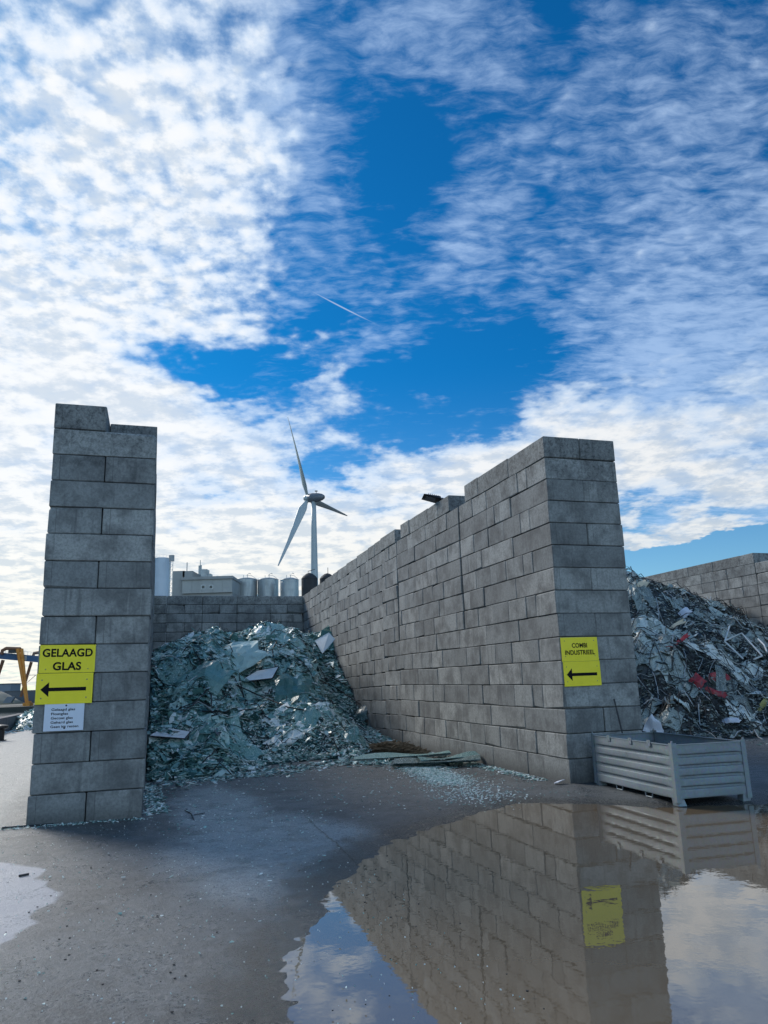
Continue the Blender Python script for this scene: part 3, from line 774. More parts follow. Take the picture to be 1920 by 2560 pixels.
# surface of the laminated glass heap in the left bay
def toeL(u): return float(np.interp(u, [-6.9,-6.2,-5.4,-4.8,-4.1,-3.0,-2.0,-1.5,-1.0,-.4,0,.5], [4.0,4.2,4.4,5.0,6.0,6.1,6.0,7.0,8.8,11.0,11.8,12]))
def ridL(u): return float(np.interp(u, [-6.9,-6.2,-5.2,-4.6,-3.8,-3.0,-2.0,-1.0,0], [2.75,3.05,3.4,3.45,3.55,3.85,3.75,3.65,3.6]))
def fb(x, y, s, sd=0): return mnoise.fractal(Vector((x*s+sd, y*s, sd)), .9, 2.0, 4)
def hL(u, v):
    if u > -.002 or u < -6.78: pass
    s = v - toeL(u) - .5*fb(u, v, .7, 3)
    z = float(np.interp(s, [-.4,0,.35,1.2,2.2,3.2,3.9,4.6,5.6,6.8,8.2,10,14], [-.12,.02,.11,.32,.70,1.12,1.18,1.28,2.15,2.95,3.52,3.7,3.4]))
    z = z*ridL(u)/3.7
    if s > .2: z += .30*fb(u, v, .9, 9)*min(1, s) + .10*fb(u, v, 3.1, 5)*min(1, s)
    rr = 1.0/(1+math.exp((u+1.2)*3.0))                    # it runs out towards the right wall
    zc = float(np.interp(v, [8.6,10.8,12.6,15.4,16.9,18,20], [0,.15,.45,1.85,2.75,3.6,3.7]))
    return z*rr + (zc + .15*fb(u, v, 1.1, 7)*min(1, max(0, (v-10)/3)))*(1-rr) if v > 8 else z*(rr if u > -1.6 else 1)
def nrmf(f, u, v, e=.06):
    return Vector((-(f(u+e, v)-f(u-e, v))/(2*e), -(f(u, v+e)-f(u, v-e))/(2*e), 1)).normalized()
def heap(name, label, f, u0, u1, v0, v1, mats, nsh, zone, seed, step=.16, wires=120, sheets=60, grp=None, drapes=100):
    rnd = random.Random(seed)
    root = yard(name); tag(root, label, 'glass heap', grp, 'stuff')
    mb = MB(); us = np.arange(u0, u1+1e-6, step); vs2 = np.arange(v0, v1, step)
    Vx = []; 
    for v in vs2:
        for u in us:
            Vx.append((u, v, f(u, v) - .03 + .06*fb(u, v, 5, 1)))
    nu_ = len(us); fs = [(j*nu_+i, j*nu_+i+1, (j+1)*nu_+i+1, (j+1)*nu_+i) for j in range(len(vs2)-1) for i in range(nu_-1)]
    mb.add(Vx, fs, 0, tint=[.12 + .14*(.5+.5*math.sin(i*12.9898)) for i in range(len(Vx))], grime=[0.0]*len(Vx))
    k = 0; tries = 0
    while k < nsh and tries < nsh*8:
        tries += 1
        u, v = rnd.uniform(u0+.05, u1-.05), v0 + (v1-v0)*rnd.random()**1.35
        z = f(u, v)
        if z < .03: continue
        n = nrmf(f, u, v); jit = rnd.choice((.12, .28, .6))
        n = (n*.55 + Vector((0, 0, .6)) + Vector((rnd.gauss(0, jit), rnd.gauss(0, jit), rnd.gauss(0, jit*.5)))).normalized()
        size, tint, gr = zone(u, v, z, rnd)
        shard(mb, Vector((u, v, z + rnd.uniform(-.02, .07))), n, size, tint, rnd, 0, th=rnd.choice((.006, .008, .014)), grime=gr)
        k += 1
    k = 0; tries = 0
    while k < sheets and tries < sheets*20:
        tries += 1
        u, v = rnd.uniform(u0+.6, u1-.6), rnd.uniform(v0, v1-2); z = f(u, v)
        if z < .7: continue
        n = nrmf(f, u, v, .3); n = (n + Vector((rnd.gauss(0, .2), rnd.gauss(0, .2), 0))).normalized()
        sheet(mb, Vector((u, v, z+.02)), n, rnd.uniform(.4, 1.1), rnd.uniform(.25, .7), rnd.choice((.35, .5, .6, .7, .78, .85)), rnd, 0)
        k += 1
    k = 0; tries = 0
    while k < drapes and tries < drapes*20:              # limp laminated sheets that follow the heap
        tries += 1
        cu0, cv0 = rnd.uniform(u0+.5, u1-.5), v0 + (v1-v0-2)*rnd.random(); z = f(cu0, cv0)
        if z < .35: continue
        w_, h_ = rnd.uniform(.35, 1.5), rnd.uniform(.25, .8); a0 = rnd.gauss(0, .7); sd = rnd.uniform(0, 99); n_ = 9
        t_ = min(1, max(0, rnd.gauss(.68, .18))); ca, sa = math.cos(a0), math.sin(a0); vs = []
        for sgn in (1, -1):
            for i in range(n_):
                for j in range(n_):
                    x = (i/(n_-1)-.5)*w_; y = (j/(n_-1)-.5)*h_
                    x *= 1 - .35*abs(mnoise.noise(Vector((y*2.5, sd, 0)))); y *= 1 - .45*abs(mnoise.noise(Vector((x*2.5, sd, 4))))
                    uu, vv = cu0 + x*ca - y*sa, cv0 + x*sa + y*ca; uu = min(max(uu, u0+.02), u1-.02)
                    zz_ = f(uu, vv) + .055 + .07*mnoise.noise(Vector((x*3+sd, y*4, 2))) + .03*mnoise.noise(Vector((x*9+sd, y*12, 7)))
                    vs.append((uu, vv, zz_ + sgn*.006))
        q_ = n_*n_; fs_ = []
        for i in range(n_-1):
            for j in range(n_-1):
                c4 = (i*n_+j, (i+1)*n_+j, (i+1)*n_+j+1, i*n_+j+1); fs_.append(c4); fs_.append(tuple(t+q_ for t in c4[::-1]))
        rim = [(0, j) for j in range(n_)] + [(i, n_-1) for i in range(1, n_)] + [(n_-1, j) for j in range(n_-2, -1, -1)] + [(i, 0) for i in range(n_-2, 0, -1)]
        for t in range(len(rim)):
            x0_ = rim[t][0]*n_+rim[t][1]; y0_ = rim[(t+1) % len(rim)][0]*n_ + rim[(t+1) % len(rim)][1]; fs_.append((x0_, x0_+q_, y0_+q_, y0_))
        mb.add(vs, fs_, 0, tint=[t_]*len(vs), grime=[1.0 if rnd.random() < .8 else 0.0]*len(vs))
        k += 1
    for k in range(wires):
        u, v = rnd.uniform(u0+.2, u1-.2), v0 + (v1-v0-1)*rnd.random()**1.2; z = f(u, v)
        if z < .08: continue
        L = rnd.uniform(.3, 1.5); a0 = rnd.uniform(0, 6.28); pts = []
        cu_ = rnd.gauss(0, .30)
        for i in range(6):
            t = i/5; aa = a0 + cu_*t
            uu, vv = u + math.cos(aa)*L*t, v + math.sin(aa)*L*t*.8
            uu = min(max(uu, u0+.05), u1-.05)
            pts.append((uu, vv, max(f(uu, vv), .02) + .03 + .22*math.sin(t*3.1)*rnd.uniform(.2, 1)))
        pale = rnd.random() < .14
        mb.tube(pts, rnd.choice((.006, .008, .013)), 5, 2 if pale else 1, tint=.5, grime=0.0)
    # MB.tube passes scalars for the attributes
    o = mb.build('shards', mats, root)
    return root
def zoneL(u, v, z, r):
    s = v - toeL(u)
    if s < 2.6 and u > -5.2:                               # fine grey-white cullet of the front mound
        return (r.uniform(.08, .16) if r.random() < .08 else r.uniform(.02, .08)), min(1, max(0, r.gauss(.78, .26))), 0
    big = r.random() < .12
    if z > 2.9: return (r.uniform(.15, .34) if big else r.uniform(.04, .16)), min(1, max(0, r.gauss(.68, .22))), r.random() < .3
    if u < -5.0: return (r.uniform(.12, .30) if big else r.uniform(.04, .14)), min(1, max(0, r.gauss(.56, .22))), 0
    return (r.uniform(.15, .36) if big else r.uniform(.04, .16)), min(1, max(0, r.gauss(.66, .24))), r.random() < .3
# attributes for tubes need one value per vertex
_t = MB.add
heap('glass_heap', 'heap of broken teal laminated glass between the two block walls', hL, -6.78, -.02, 3.4, 21.0, [M_teal, M_wire, M_alu], 38000, zoneL, 21, wires=320, sheets=12, drapes=170, grp='heaps of broken glass')

def ridR(u): return float(np.interp(u, [1.5,5,8,9.6,12,14.9], [5.3,5.9,6.2,6.1,5.2,3.95]))
def toeR(u): return float(np.interp(u, [1.5,4,5.7,7,8.4,11,14.9], [6.8,6.6,6.1,5.4,5.2,5.0,4.8]))
def hR(u, v):
    s = v - toeR(u) - .5*fb(u, v, .6, 13)
    z = float(np.interp(s, [-.4,0,.4,1.5,3,5,7,9.5,14], [-.1,.02,.3,1.25,2.45,3.9,5.2,5.75,5.5]))*ridR(u)/5.75
    if s > .2: z += .34*fb(u, v, .8, 19)*min(1, s) + .12*fb(u, v, 2.8, 15)*min(1, s)
    return z
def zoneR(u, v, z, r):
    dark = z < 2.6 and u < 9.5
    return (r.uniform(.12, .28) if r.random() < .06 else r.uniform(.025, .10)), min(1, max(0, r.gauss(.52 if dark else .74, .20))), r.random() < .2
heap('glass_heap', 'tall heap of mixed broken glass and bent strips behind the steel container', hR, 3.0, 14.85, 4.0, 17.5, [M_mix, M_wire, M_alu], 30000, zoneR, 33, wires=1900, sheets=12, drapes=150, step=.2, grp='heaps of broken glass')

# loose fragments strewn over the yard
frag = MB(); rr_ = random.Random(77)
def strew(n, fpos, smin, smax, tmu, tsd, tiltj=.25):
    for _ in range(n):
        u, v = fpos()
        shard(frag, Vector((u, v, .026 + rr_.uniform(0, .012))), Vector((rr_.gauss(0, tiltj), rr_.gauss(0, tiltj), 1)), rr_.uniform(smin, smax), min(1, max(0, rr_.gauss(tmu, tsd))), rr_, 0, th=.006)
def along(a, b, w):
    def f():
        t = rr_.random(); return a[0]+(b[0]-a[0])*t + rr_.gauss(0, w), a[1]+(b[1]-a[1])*t + rr_.gauss(0, w)
    return f
def pud_ok(f):
    def g():
        while True:
            u, v = f()
            if v > -11.5 and u < -.1: return u, v
    return g
strew(5200, pud_ok(along((-1.2, 5.4), (-1.7, .9), .24)), .008, .032, .88, .14)
strew(520, along((-2.6, 5.6), (-.5, 3.6), .28), .04, .15, .62, .28)
strew(500, pud_ok(along((-1.75, .6), (-2.0, -.9), .35)), .010, .03, .92, .12)
strew(900, pud_ok(along((-.25, 8.5), (-.12, .6), .13)), .015, .07, .84, .2)
strew(900, pud_ok(along((-6.4, 3.6), (-3.0, 5.3), .35)), .02, .10, .6, .3)
strew(900, lambda: (rr_.uniform(-6.6, -.4), rr_.uniform(-1.5, 5.5)), .008, .03, .7, .25)
strew(420, along((-6.72, 3.5), (-6.6, .2), .10), .015, .06, .75, .25)
strew(260, along((-8.6, -.08), (-6.7, -.12), .06), .008, .025, .75, .25)
strew(900, lambda: (rr_.uniform(-8.5, -4.6), rr_.uniform(-9, -.3)), .004, .010, .85, .2)
strew(60, lambda: (rr_.uniform(-8.0, -4.9), rr_.uniform(-9.3, -2)), .012, .03, .85, .12)
strew(500, lambda: (rr_.uniform(1.6, 14), rr_.uniform(3.0, 6)), .02, .10, .5, .3)
fo = frag.build('glass_fragments', M_teal); fo.location = (W0.x, W0.y, 0); fo.rotation_euler = (0, 0, YAW)
tag(fo, 'small glass fragments strewn over the wet concrete yard', 'glass fragments', kind='stuff')
crumb = MB()
for _ in range(500):
    u, v = rr_.uniform(-8.6, -4.3), rr_.uniform(-9.5, 0)
    s_ = rr_.choice((.002, .003, .004, .006)); crumb.box((-s_, -s_, 0), (s_, s_, s_), mat=Matrix.Translation((u, v, .019)) @ Matrix.Rotation(rr_.uniform(0, 3), 4, 'Z'))
co_ = crumb.build('grit', mat('dark_grit', (.02, .02, .022), .7)[0]); co_.location = (W0.x, W0.y, 0); co_.rotation_euler = (0, 0, YAW)
tag(co_, 'dark grit scattered on the wet concrete', 'grit', kind='stuff')


# ------------------------------------------------------------------ single pieces lying in and by the heaps
def at(u, v, D):                         # the world point at depth D (metres along +Y) seen in that direction
    d = AF*FPX + AX*(u-960) - AU*(v-1280); t = D/d[1]; return Vector((d[0]*t, D, CAMH + d[2]*t))
def gnd(u, v, z=.03):
    d = AF*FPX + AX*(u-960) - AU*(v-1280); t = (z-CAMH)/d[2]; return Vector((d[0]*t, d[1]*t, z))
def on_heap(f, u, v, lift=.05, start=12.0):
    d = AF*FPX + AX*(u-960) - AU*(v-1280); d = d/d[1]; y = start
    while y < 60:
        p = np.array([0, 0, CAMH]) + d*y; a, b_ = to_uv(p[0], p[1])
        if p[2] < f(a, b_) + lift: break
        y += .04
    return Vector(p)
def plate(name, corners, th, M, label, cat, rimM=None, rimr=.0, grp=None):
    """a thin solid sheet through the given corners, with an optional frame round its edge"""
    c = sum(corners, Vector())/len(corners); root = empty(name, c); tag(root, label, cat, grp)
    P_ = [p-c for p in corners]; n = (P_[1]-P_[0]).cross(P_[2]-P_[0]).normalized(); k = len(P_)
    if n.z < 0: n = -n
    a = MB(); a.add([p+n*th/2 for p in P_]+[p-n*th/2 for p in P_], [tuple(range(k)), tuple(range(2*k-1, k-1, -1))] + [(i, i+k, (i+1) % k+k, (i+1) % k) for i in range(k)], 0, tint=.8, grime=0.0)
    a.build('pane', M, root)
    if rimM:
        for i in range(k):
            e = MB(); e.tube([P_[i], P_[(i+1) % k]], rimr, 5); e.build('frame_bar', rimM, root)
    return root
def crumpled(name, p, nrm, w, h, tint, label, cat, M=None, crump=.1, seed=1, grime=1.0, n=9):
    a = MB(); sheet(a, Vector((0,0,0)), nrm, w, h, tint, random.Random(seed), 0, crump, grime, n=n); o = a.build(name, M or M_teal); o.location = p; tag(o, label, cat); return o
def rodthing(name, pts, r, M, label, cat):
    a = MB(); c = Vector(pts[0]); a.tube([Vector(p)-c for p in pts], r, 6, tint=.5, grime=0.0); o = a.build(name, M); o.location = c; tag(o, label, cat); return o
M_pane = worn('milky_pane', (.80, .82, .82), .45, amt=.10, scale=2)
M_panel2 = worn('pale_board', (.66, .72, .76), .4, amt=.25, scale=3)
M_straw = worn('straw_insulation', (.17, .125, .08), .95, amt=.5, scale=9, dirt=(.05,.035,.02))
M_cloth = worn('white_cloth', (.62, .66, .75), .8, amt=.08)
M_red = worn('red_film', (.34, .03, .035), .45, amt=.55, scale=4, dirt=(.10,.10,.10))
M_cream = worn('cream_strip', (.62, .54, .40), .6, amt=.15)
M_yelf = worn('yellow_film', (.34, .32, .12), .5, amt=.2)
H_ = lambda u, v, l=.1: on_heap(hL, u, v, l)
D0 = H_(640, 1697).y - .65
plate('framed_pane', [at(594,1706,D0), at(681,1696,D0+.15), at(697,1667,D0+.75), at(643,1677,D0+.70)], .012, M_pane, 'white rectangular pane in a dark frame jutting from the middle of the glass heap', 'window pane', M_wire, .018)
D0 = H_(415, 1842).y - .2
plate('framed_pane', [at(372,1840,D0), at(462,1847,D0), at(476,1829,D0+.6), at(408,1818,D0+.75)], .012, M_panel2, 'pale pane with thin dark frame low on the heap beside the left pier', 'window pane', M_wire, .014)
crumpled('green_glass_sheet', H_(816,1600,.25), Vector((-.5,-.8,.5)), 1.5, 1.9, .50, 'big dark green glass sheet standing at the upper right of the heap against the wall', 'glass sheet', shard_mat('green_glass', [(0,(.01,.03,.03)),(.5,(.03,.14,.12)),(1,(.2,.4,.35))]), .16, 5, 0)
plate('pale_shard', [at(787,1601,26.5), at(822,1581,26.3), at(838,1598,26.2), at(806,1634,26.0)], .012, M_pane, 'pale grey triangular glass piece leaning on the green sheet at the heap top', 'glass piece')
crumpled('glass_sheet', H_(700,1582,.1), Vector((.1,-.6,.8)), 1.5, 1.0, .68, 'rolled pale teal laminated sheet forming the peak of the heap', 'glass sheet', None, .18, 8)
crumpled('glass_sheet', H_(580,1640,.1), Vector((-.1,-.75,.65)), 1.9, 1.2, .80, 'large smooth pale sheet draped over the upper middle of the heap', 'glass sheet', None, .10, 12, .2)
crumpled('glass_sheet', H_(730,1740,.1), Vector((.1,-.85,.5)), 1.3, 1.1, .45, 'dark grey green sheet hanging below the framed pane', 'glass sheet', None, .14, 14, .2)
crumpled('glass_sheet', H_(500,1700,.05), Vector((-.1,-.8,.6)), 1.5, 1.2, .58, 'broad grey blue sheet left of the framed pane', 'glass sheet', None, .10, 17, .3)
crumpled('glass_sheet', H_(890,1790,.05), Vector((-.6,-.6,.5)), .55, .95, .22, 'dark teal sheet leaning at the foot of the right wall', 'glass sheet', None, .08, 19, .4)
for i, (px, py, w, h_, t_, lb) in enumerate([(1000,1893,2.2,.5,.50,'long pale teal laminated sheet lying on the ground in front of the straw'), (1085,1906,1.8,.5,.16,'dark edged laminated sheet lying nearest the puddle by the right wall'), (1120,1899,1.3,.36,.40,'teal laminated sheet lying half over the dark edged one')]):
    p = gnd(px, py, .07+.03*i); a = MB(); rs = random.Random(50+i)
    hw, hh = w/2, h_/2
    for L_ in range(3):
        k = 9; vs9 = []
        offx, offy = rs.gauss(0,.05), rs.gauss(0,.04)
        for sg in (1, -1):
            for j in range(k+1):
                for q in (-1, 1):
                    x = -hw + 2*hw*j/k; vs9.append((x+offx, q*hh*(1-.25*abs(x/hw)**2)+offy+rs.gauss(0,.008), .022*L_ + .05*math.sin(j*.7+i)*(.5+.5*q) + sg*.005))
        o2 = (k+1)*2
        fs9 = []
        for j in range(k):
            fs9 += [(2*j, 2*j+2, 2*j+3, 2*j+1), (o2+2*j+1, o2+2*j+3, o2+2*j+2, o2+2*j), (2*j, o2+2*j, o2+2*j+2, 2*j+2), (2*j+1, 2*j+3, o2+2*j+3, o2+2*j+1)]
        fs9 += [(0,1,o2+1,o2), (2*k, o2+2*k, o2+2*k+1, 2*k+1)]
        a.add(vs9, fs9, 0, tint=t_ if L_ == 2 else .12, grime=1.0 if L_ == 2 else 0.0)
    o = a.build('laminated_sheet', M_teal); o.location = p; o.rotation_euler = (.05, -.03, YAW+(.12, -.05, .3)[i]-.35); tag(o, lb, 'glass sheet')
a = MB(); rs = random.Random(4)
pa, pb = gnd(905,1876,.02), gnd(1060,1884,.02)
for k in range(900):
    t = rs.random(); c = pa.lerp(pb, t) + Vector((rs.gauss(0,.06), rs.gauss(0,.16), 0)); c.z = .04+.22*math.sin(math.pi*t)*rs.random()
    aa = rs.uniform(-.6,.6)+.2; L_ = rs.uniform(.05,.18); d = Vector((math.cos(aa), math.sin(aa), rs.gauss(0,.25)))*L_
    a.tube([c-d, c, c+d+Vector((0,0,-.01))], rs.choice((.006,.010,.018)), 4)
o = a.build('straw_patch', M_straw); tag(o, 'brown fibrous insulation lying between the heap and the flat sheets', 'insulation', kind='stuff')
for (px, py, tx, ty, M, lb) in [(1050,1873,1062,1857,M_pane,'small white pointed shard standing against the foot of the wall'), (1098,1878,1099,1854,M_qw,'small black pointed shard leaning against the foot of the wall'), (1180,1905,1196,1898,M_panel2,'pale flat chip on the ground at the end of the flat sheets')]:
    p0 = gnd(px, py, .0); q0 = at(tx, ty, p0.y+.1)
    plate('glass_shard', [p0+Vector((-.09,0,0)), p0+Vector((.10,.02,0)), q0+Vector((.03,0,0)), q0], .008, M, lb, 'shard')
# twisted dark bars in the heap
for i, pts in enumerate([[(480,1765),(515,1728),(522,1722)], [(528,1735),(530,1790),(545,1785)], [(505,1778),(560,1780),(640,1772)], [(590,1712),(640,1735),(720,1768),(760,1775)], [(690,1690),(760,1680),(840,1720),(900,1760)], [(820,1690),(870,1715),(905,1745),(915,1800)]]):
    rodthing('bent_bar', [H_(x, y, .16) for x, y in pts], .018, M_wire, ['short dark bar sticking up left of the framed pane', 'dark upright bar below the framed pane', 'long dark bar lying across the heap below the framed pane', 'dark bent bar running down right from under the framed pane', 'dark curved bar across the upper right of the heap', 'dark bent bar at the right edge of the heap by the wall'][i], 'metal bar')
rodthing('leaning_rod', [W(.955,-.22,BZ1-.15), W(.955,-.03,1.36)], .013, M_qw, 'thin grey rod leaning on the end of the right wall behind the container', 'rod')
# pieces in the right heap
G_ = lambda u, v, l=.12: on_heap(hR, u, v, l, 16)
M_alw = worn('white_profile', (.66, .70, .70), .35, amt=.08)
for i, (pts, lb) in enumerate([([(1812,1602),(1854,1583),(1906,1640),(1885,1648)], 'white bent metal frame profile on the right heap'), ([(1812,1604),(1858,1647)], 'lower straight white strip under the white frame'), ([(1812,1603),(1824,1565)], 'short white strip rising from the white frame'), ([(1895,1597),(1910,1612),(1918,1630)], 'curved white strip at the right picture edge')]):
    rodthing('white_profile', [G_(x, y, .28) for x, y in pts], .028, M_alw, lb, 'metal strip')
def scrap(name, px, py, w, h_, M, lb, seed, tilt=0.0):
    p = G_(px, py, .14); a = MB(); sheet(a, Vector((0,0,0)), Vector((-.25+tilt,-.8,.55)), w, h_, .5, random.Random(seed), 0, .10, 0, n=6); o = a.build(name, M); o.location = p; tag(o, lb, name.replace('_', ' '))
scrap('red_film', 1738, 1708, .40, .62, M_red, 'red torn film, largest of the red scraps low on the right heap', 3)
scrap('red_film', 1796, 1692, .26, .55, M_red, 'red curled film standing up right of the largest red scrap', 5)
scrap('red_film', 1790, 1730, .55, .18, M_red, 'long thin red strip below the other red scraps', 6)
scrap('red_film', 1700, 1598, .7, .12, M_red, 'narrow red strip beside the cream strip high on the right heap', 9)
scrap('red_film', 1675, 1620, .22, .28, M_red, 'small dark red scrap left of the other red pieces', 10)
scrap('cream_strip', 1682, 1567, 1.0, .14, M_cream, 'cream wooden strip on the upper right heap', 11)
scrap('cream_scrap', 1604, 1462, .5, .25, M_cream, 'cream scrap near the top of the right heap', 12)
scrap('yellow_film', 1908, 1762, .14, .45, M_yelf, 'dull yellow film at the right picture edge', 13)
scrap('white_bag', 1712, 1530, .4, .3, M_cloth, 'white crumpled bag on the middle of the right heap', 15)
scrap('white_bag', 1815, 1806, .7, .2, M_cloth, 'long white crumpled plastic low on the right heap', 16)
cl = MB(); sheet(cl, Vector((0,0,0)), Vector((.1,-.95,.35)), .36, .42, .5, random.Random(31), 0, .13, 0, n=9)
o = cl.build('white_cloth', M_cloth); o.location = at(1636, 1822, 17.2); tag(o, 'crumpled white cloth hanging behind the steel container beside the wall', 'cloth')
cl = MB(); sheet(cl, Vector((0,0,0)), Vector((.0,-.2,.95)), .16, .10, .5, random.Random(2), 0, .05, 0, n=6)
o = cl.build('white_scrap', M_cloth); o.location = gnd(1398, 1953, .07); tag(o, 'small crumpled white scrap at the foot of the right wall corner', 'scrap')
# sticks on the slab
for (pts, r_, lb) in [([(462,2026),(478,2034),(484,2048)], .007, 'black twig on the pale slab between pier and bay'), ([(486,2037),(512,2032)], .006, 'short black stick right of the black twig'), ([(5,2070),(60,2066),(133,2060)], .014, 'long dark strip lying at the left foot of the pier'), ([(47,2190),(72,2185)], .011, 'dark chip at the edge of the left puddle')]:
    rodthing('dark_stick', [gnd(x, y, .03) for x, y in pts], r_, M_wire, lb, 'stick')

# ------------------------------------------------------------------ wind turbine
M_tur = worn('turbine_paint', (.42, .47, .48), .4, amt=.06, scale=.15)
M_turd = worn('turbine_nacelle_paint', (.15, .17, .20), .45, amt=.1, scale=.3)
DT = 320.0
hubp = at(765, 1241, DT)
tw = at(784, 1241, DT); th_ = tw.z - 2.2
tur = empty('wind_turbine', (tw.x, DT, 0)); tag(tur, 'white three bladed wind turbine rising behind the storage tanks', 'wind turbine')
a = MB(); a.lathe([(2.15, 0), (1.95, th_*.25), (1.6, th_*.55), (1.22, th_*.85), (1.0, th_)], 32); a.build('tower', M_tur, tur, smooth=True)
ang = math.radians(63); axd = Vector((-math.sin(ang), math.cos(ang), .07)).normalized()       # axis, nacelle to rotor
side = Vector((axd.y, -axd.x, 0)).normalized(); upd = side.cross(axd).normalized()
if upd.z < 0: upd = -upd
top = Vector((0, 0, th_+1.6))
def along_axis(prof, n=20):
    vs = []; k = n
    for (x, r) in prof:
        for i in range(k):
            w = 2*math.pi*i/k; vs.append(top + axd*x + side*r*math.cos(w) + upd*r*math.sin(w))
    fs = [(i*k+j, i*k+(j+1) % k, (i+1)*k+(j+1) % k, (i+1)*k+j) for i in range(len(prof)-1) for j in range(k)] + [tuple(range(k)), tuple(range((len(prof)-1)*k, len(prof)*k))]
    return vs, fs
a = MB(); a.add(*along_axis([(-5.6,.30),(-5.3,.9),(-4.2,1.5),(-2.4,1.9),(.3,2.1),(1.9,2.05)])); nac = a.build('nacelle', M_turd, tur, smooth=True)
a = MB(); a.box((-.1,-.25,0), (.1,.25,.9), mat=Matrix.Translation(top+axd*-1.4+Vector((0,0,1.9)))); a.box((-.6,-.5,.9), (.6,.5,1.15), mat=Matrix.Translation(top+axd*-1.4+Vector((0,0,1.9)))); a.build('wind_sensor', M_bk, nac)
a = MB(); a.add(*along_axis([(2.0,1.9),(3.0,1.95),(4.1,1.6),(4.9,.9),(5.2,.25)])); a.build('hub', M_tur, tur, smooth=True)
hubc = top + axd*3.0
for (x_, y_) in ((-.469, .883), (-.485, -.875), (.9995, -.035)):
    s_ = math.hypot(x_, y_); dirb = (side*(x_/s_) + upd*(y_/s_)).normalized()
    ch = dirb.cross(axd).normalized(); L_ = 37.0
    prof = [(0,.62,.62,0),(1.2,.6,.6,0),(3.2,.9,.42,.25),(6,1.55,.28,.5),(9,1.45,.22,.45),(16,1.05,.15,.3),(24,.70,.10,.18),(33,.42,.06,.1),(36.7,.2,.03,.05),(37,.05,.02,.05)]
    vs = []; K = 12
    for (r, w_, t_, sh_) in prof:
        tw_ = -(math.radians(20)*(1-r/L_)+math.radians(48)); w_ *= 1.2
        c_, s2 = math.cos(tw_), math.sin(tw_); e1 = ch*c_ + axd*s2; e2 = -ch*s2 + axd*c_
        for i in range(K):
            q = 2*math.pi*i/K; vs.append(hubc + dirb*r + e1*(w_*math.cos(q) - sh_*.8) + e2*t_*math.sin(q) + axd*(.0008*r*r))
    fs = [(i*K+j, i*K+(j+1) % K, (i+1)*K+(j+1) % K, (i+1)*K+j) for i in range(len(prof)-1) for j in range(K)] + [tuple(range(K)), tuple(range((len(prof)-1)*K, len(prof)*K))]
    a = MB(); a.add(vs, fs); a.build('blade', M_tur, tur, smooth=True)

# ------------------------------------------------------------------ tanks and plant behind the back wall
M_stl = worn('stainless_tank', (.40, .43, .43), .38, .35, amt=.30, scale=.5, dirt=(.14,.13,.11))
M_wtk = worn('white_blue_tank', (.52, .60, .68), .4, amt=.1, scale=.3)
M_dtk = worn('rust_black_tank', (.035, .036, .038), .8, amt=.25, scale=.6, dirt=(.07,.06,.035))
def px_r(x0, x1, D): return (x1-x0)/2/FPX*D*.985
def tank(name, x0, x1, ytop, D, M, label, grp, rings=5, dome=.5, style='s'):
    c = at((x0+x1)/2, ytop, D); r = px_r(x0, x1, D); zt = c.z
    t = empty(name, (c.x, D, 0)); tag(t, label, 'tank', grp)
    a = MB(); prof = []
    hh = zt - dome
    step = 1.5
    z = 0; prof = [(r, 0)]
    zs = np.arange(step, hh, step)
    for q in zs: prof += [(r, q-.03), (r*.992, q), (r, q+.03)]
    prof += [(r, hh)]
    a.lathe(prof, 40)
    for k in range(0, len(zs)):                              # vertical plate joints
        for j in range(5):
            w = 2*math.pi*(j/5 + (.1 if k % 2 else 0)); p = Vector((math.cos(w)*r, math.sin(w)*r, zs[k]-step))
            a.box((-.03,-.03,.05), (.03,.03,step-.05), mat=Matrix.Translation(p))
    a.build('shell', M, t, smooth=False)
    a = MB(); a.lathe([(r*1.015, hh-.05), (r*1.015, hh+.06), (r*.80, hh+dome*.45), (r*.4, hh+dome*.85), (.05, hh+dome)], 40); a.build('roof', M, t, smooth=True)
    return t, r, hh, zt
def pipe(t, pts, r, M): a = MB(); a.tube(pts, r, 6); a.build('pipe', M, t)
for i, (x0, x1) in enumerate([(588.5, 643.5), (643.8, 696.5), (700.5, 747)]):
    t, r, hh, zt = tank('storage_tank', x0, x1, 1444, (150, 150, 146)[i], M_stl, ['silver storage tank, leftmost of the three silver ones behind the back wall', 'silver storage tank between two others behind the back wall', 'silver storage tank with streaks, rightmost of the three silver ones'][i], 'silver storage tanks')
    pipe(t, [(.2,0,zt-.1),(.2,0,zt+.6),(.5,0,zt+.9),(.9,0,zt+.7)], .06, M_stl)
    pipe(t, [(-.6,0,zt-.3),(-.6,0,zt+.5)], .05, M_stl)
    a = MB(); a.tube([(r*.9,0,zt-.3),(r*.5,0,zt+.35),(0,0,zt+.5)], .04, 5); a.build('hand_rail', M_stl, t)
for i, (x0, x1, yt, D) in enumerate([(753, 793.8, 1432, 118), (798.5, 838, 1433, 124)]):
    t, r, hh, zt = tank('dark_tank', x0, x1, yt, D, M_dtk, ['black domed tank left of the turbine tower, behind the wall corner', 'black domed tank right of the turbine tower, half hidden by the wall'][i], 'black domed tanks', dome=1.0)
    pipe(t, [(-.2,0,zt-.1),(-.2,0,zt+.25),(.9,0,zt+.55)] if i == 0 else [(.1,0,zt-.1),(.1,0,zt+.95)], .05, M_dtk)
t, r, hh, zt = tank('white_tank', 384, 427.5, 1394, 165, M_wtk, 'tall white blue tank close to the left pier, behind the back wall', None, dome=.35)
for k in range(14):
    w = k/14*2*math.pi
a = MB()
for k in range(16):
    w = k/16*2*math.pi; a.tube([(r*.96*math.cos(w), r*.96*math.sin(w), hh), (r*.96*math.cos(w), r*.96*math.sin(w), hh+.7)], .02, 4)
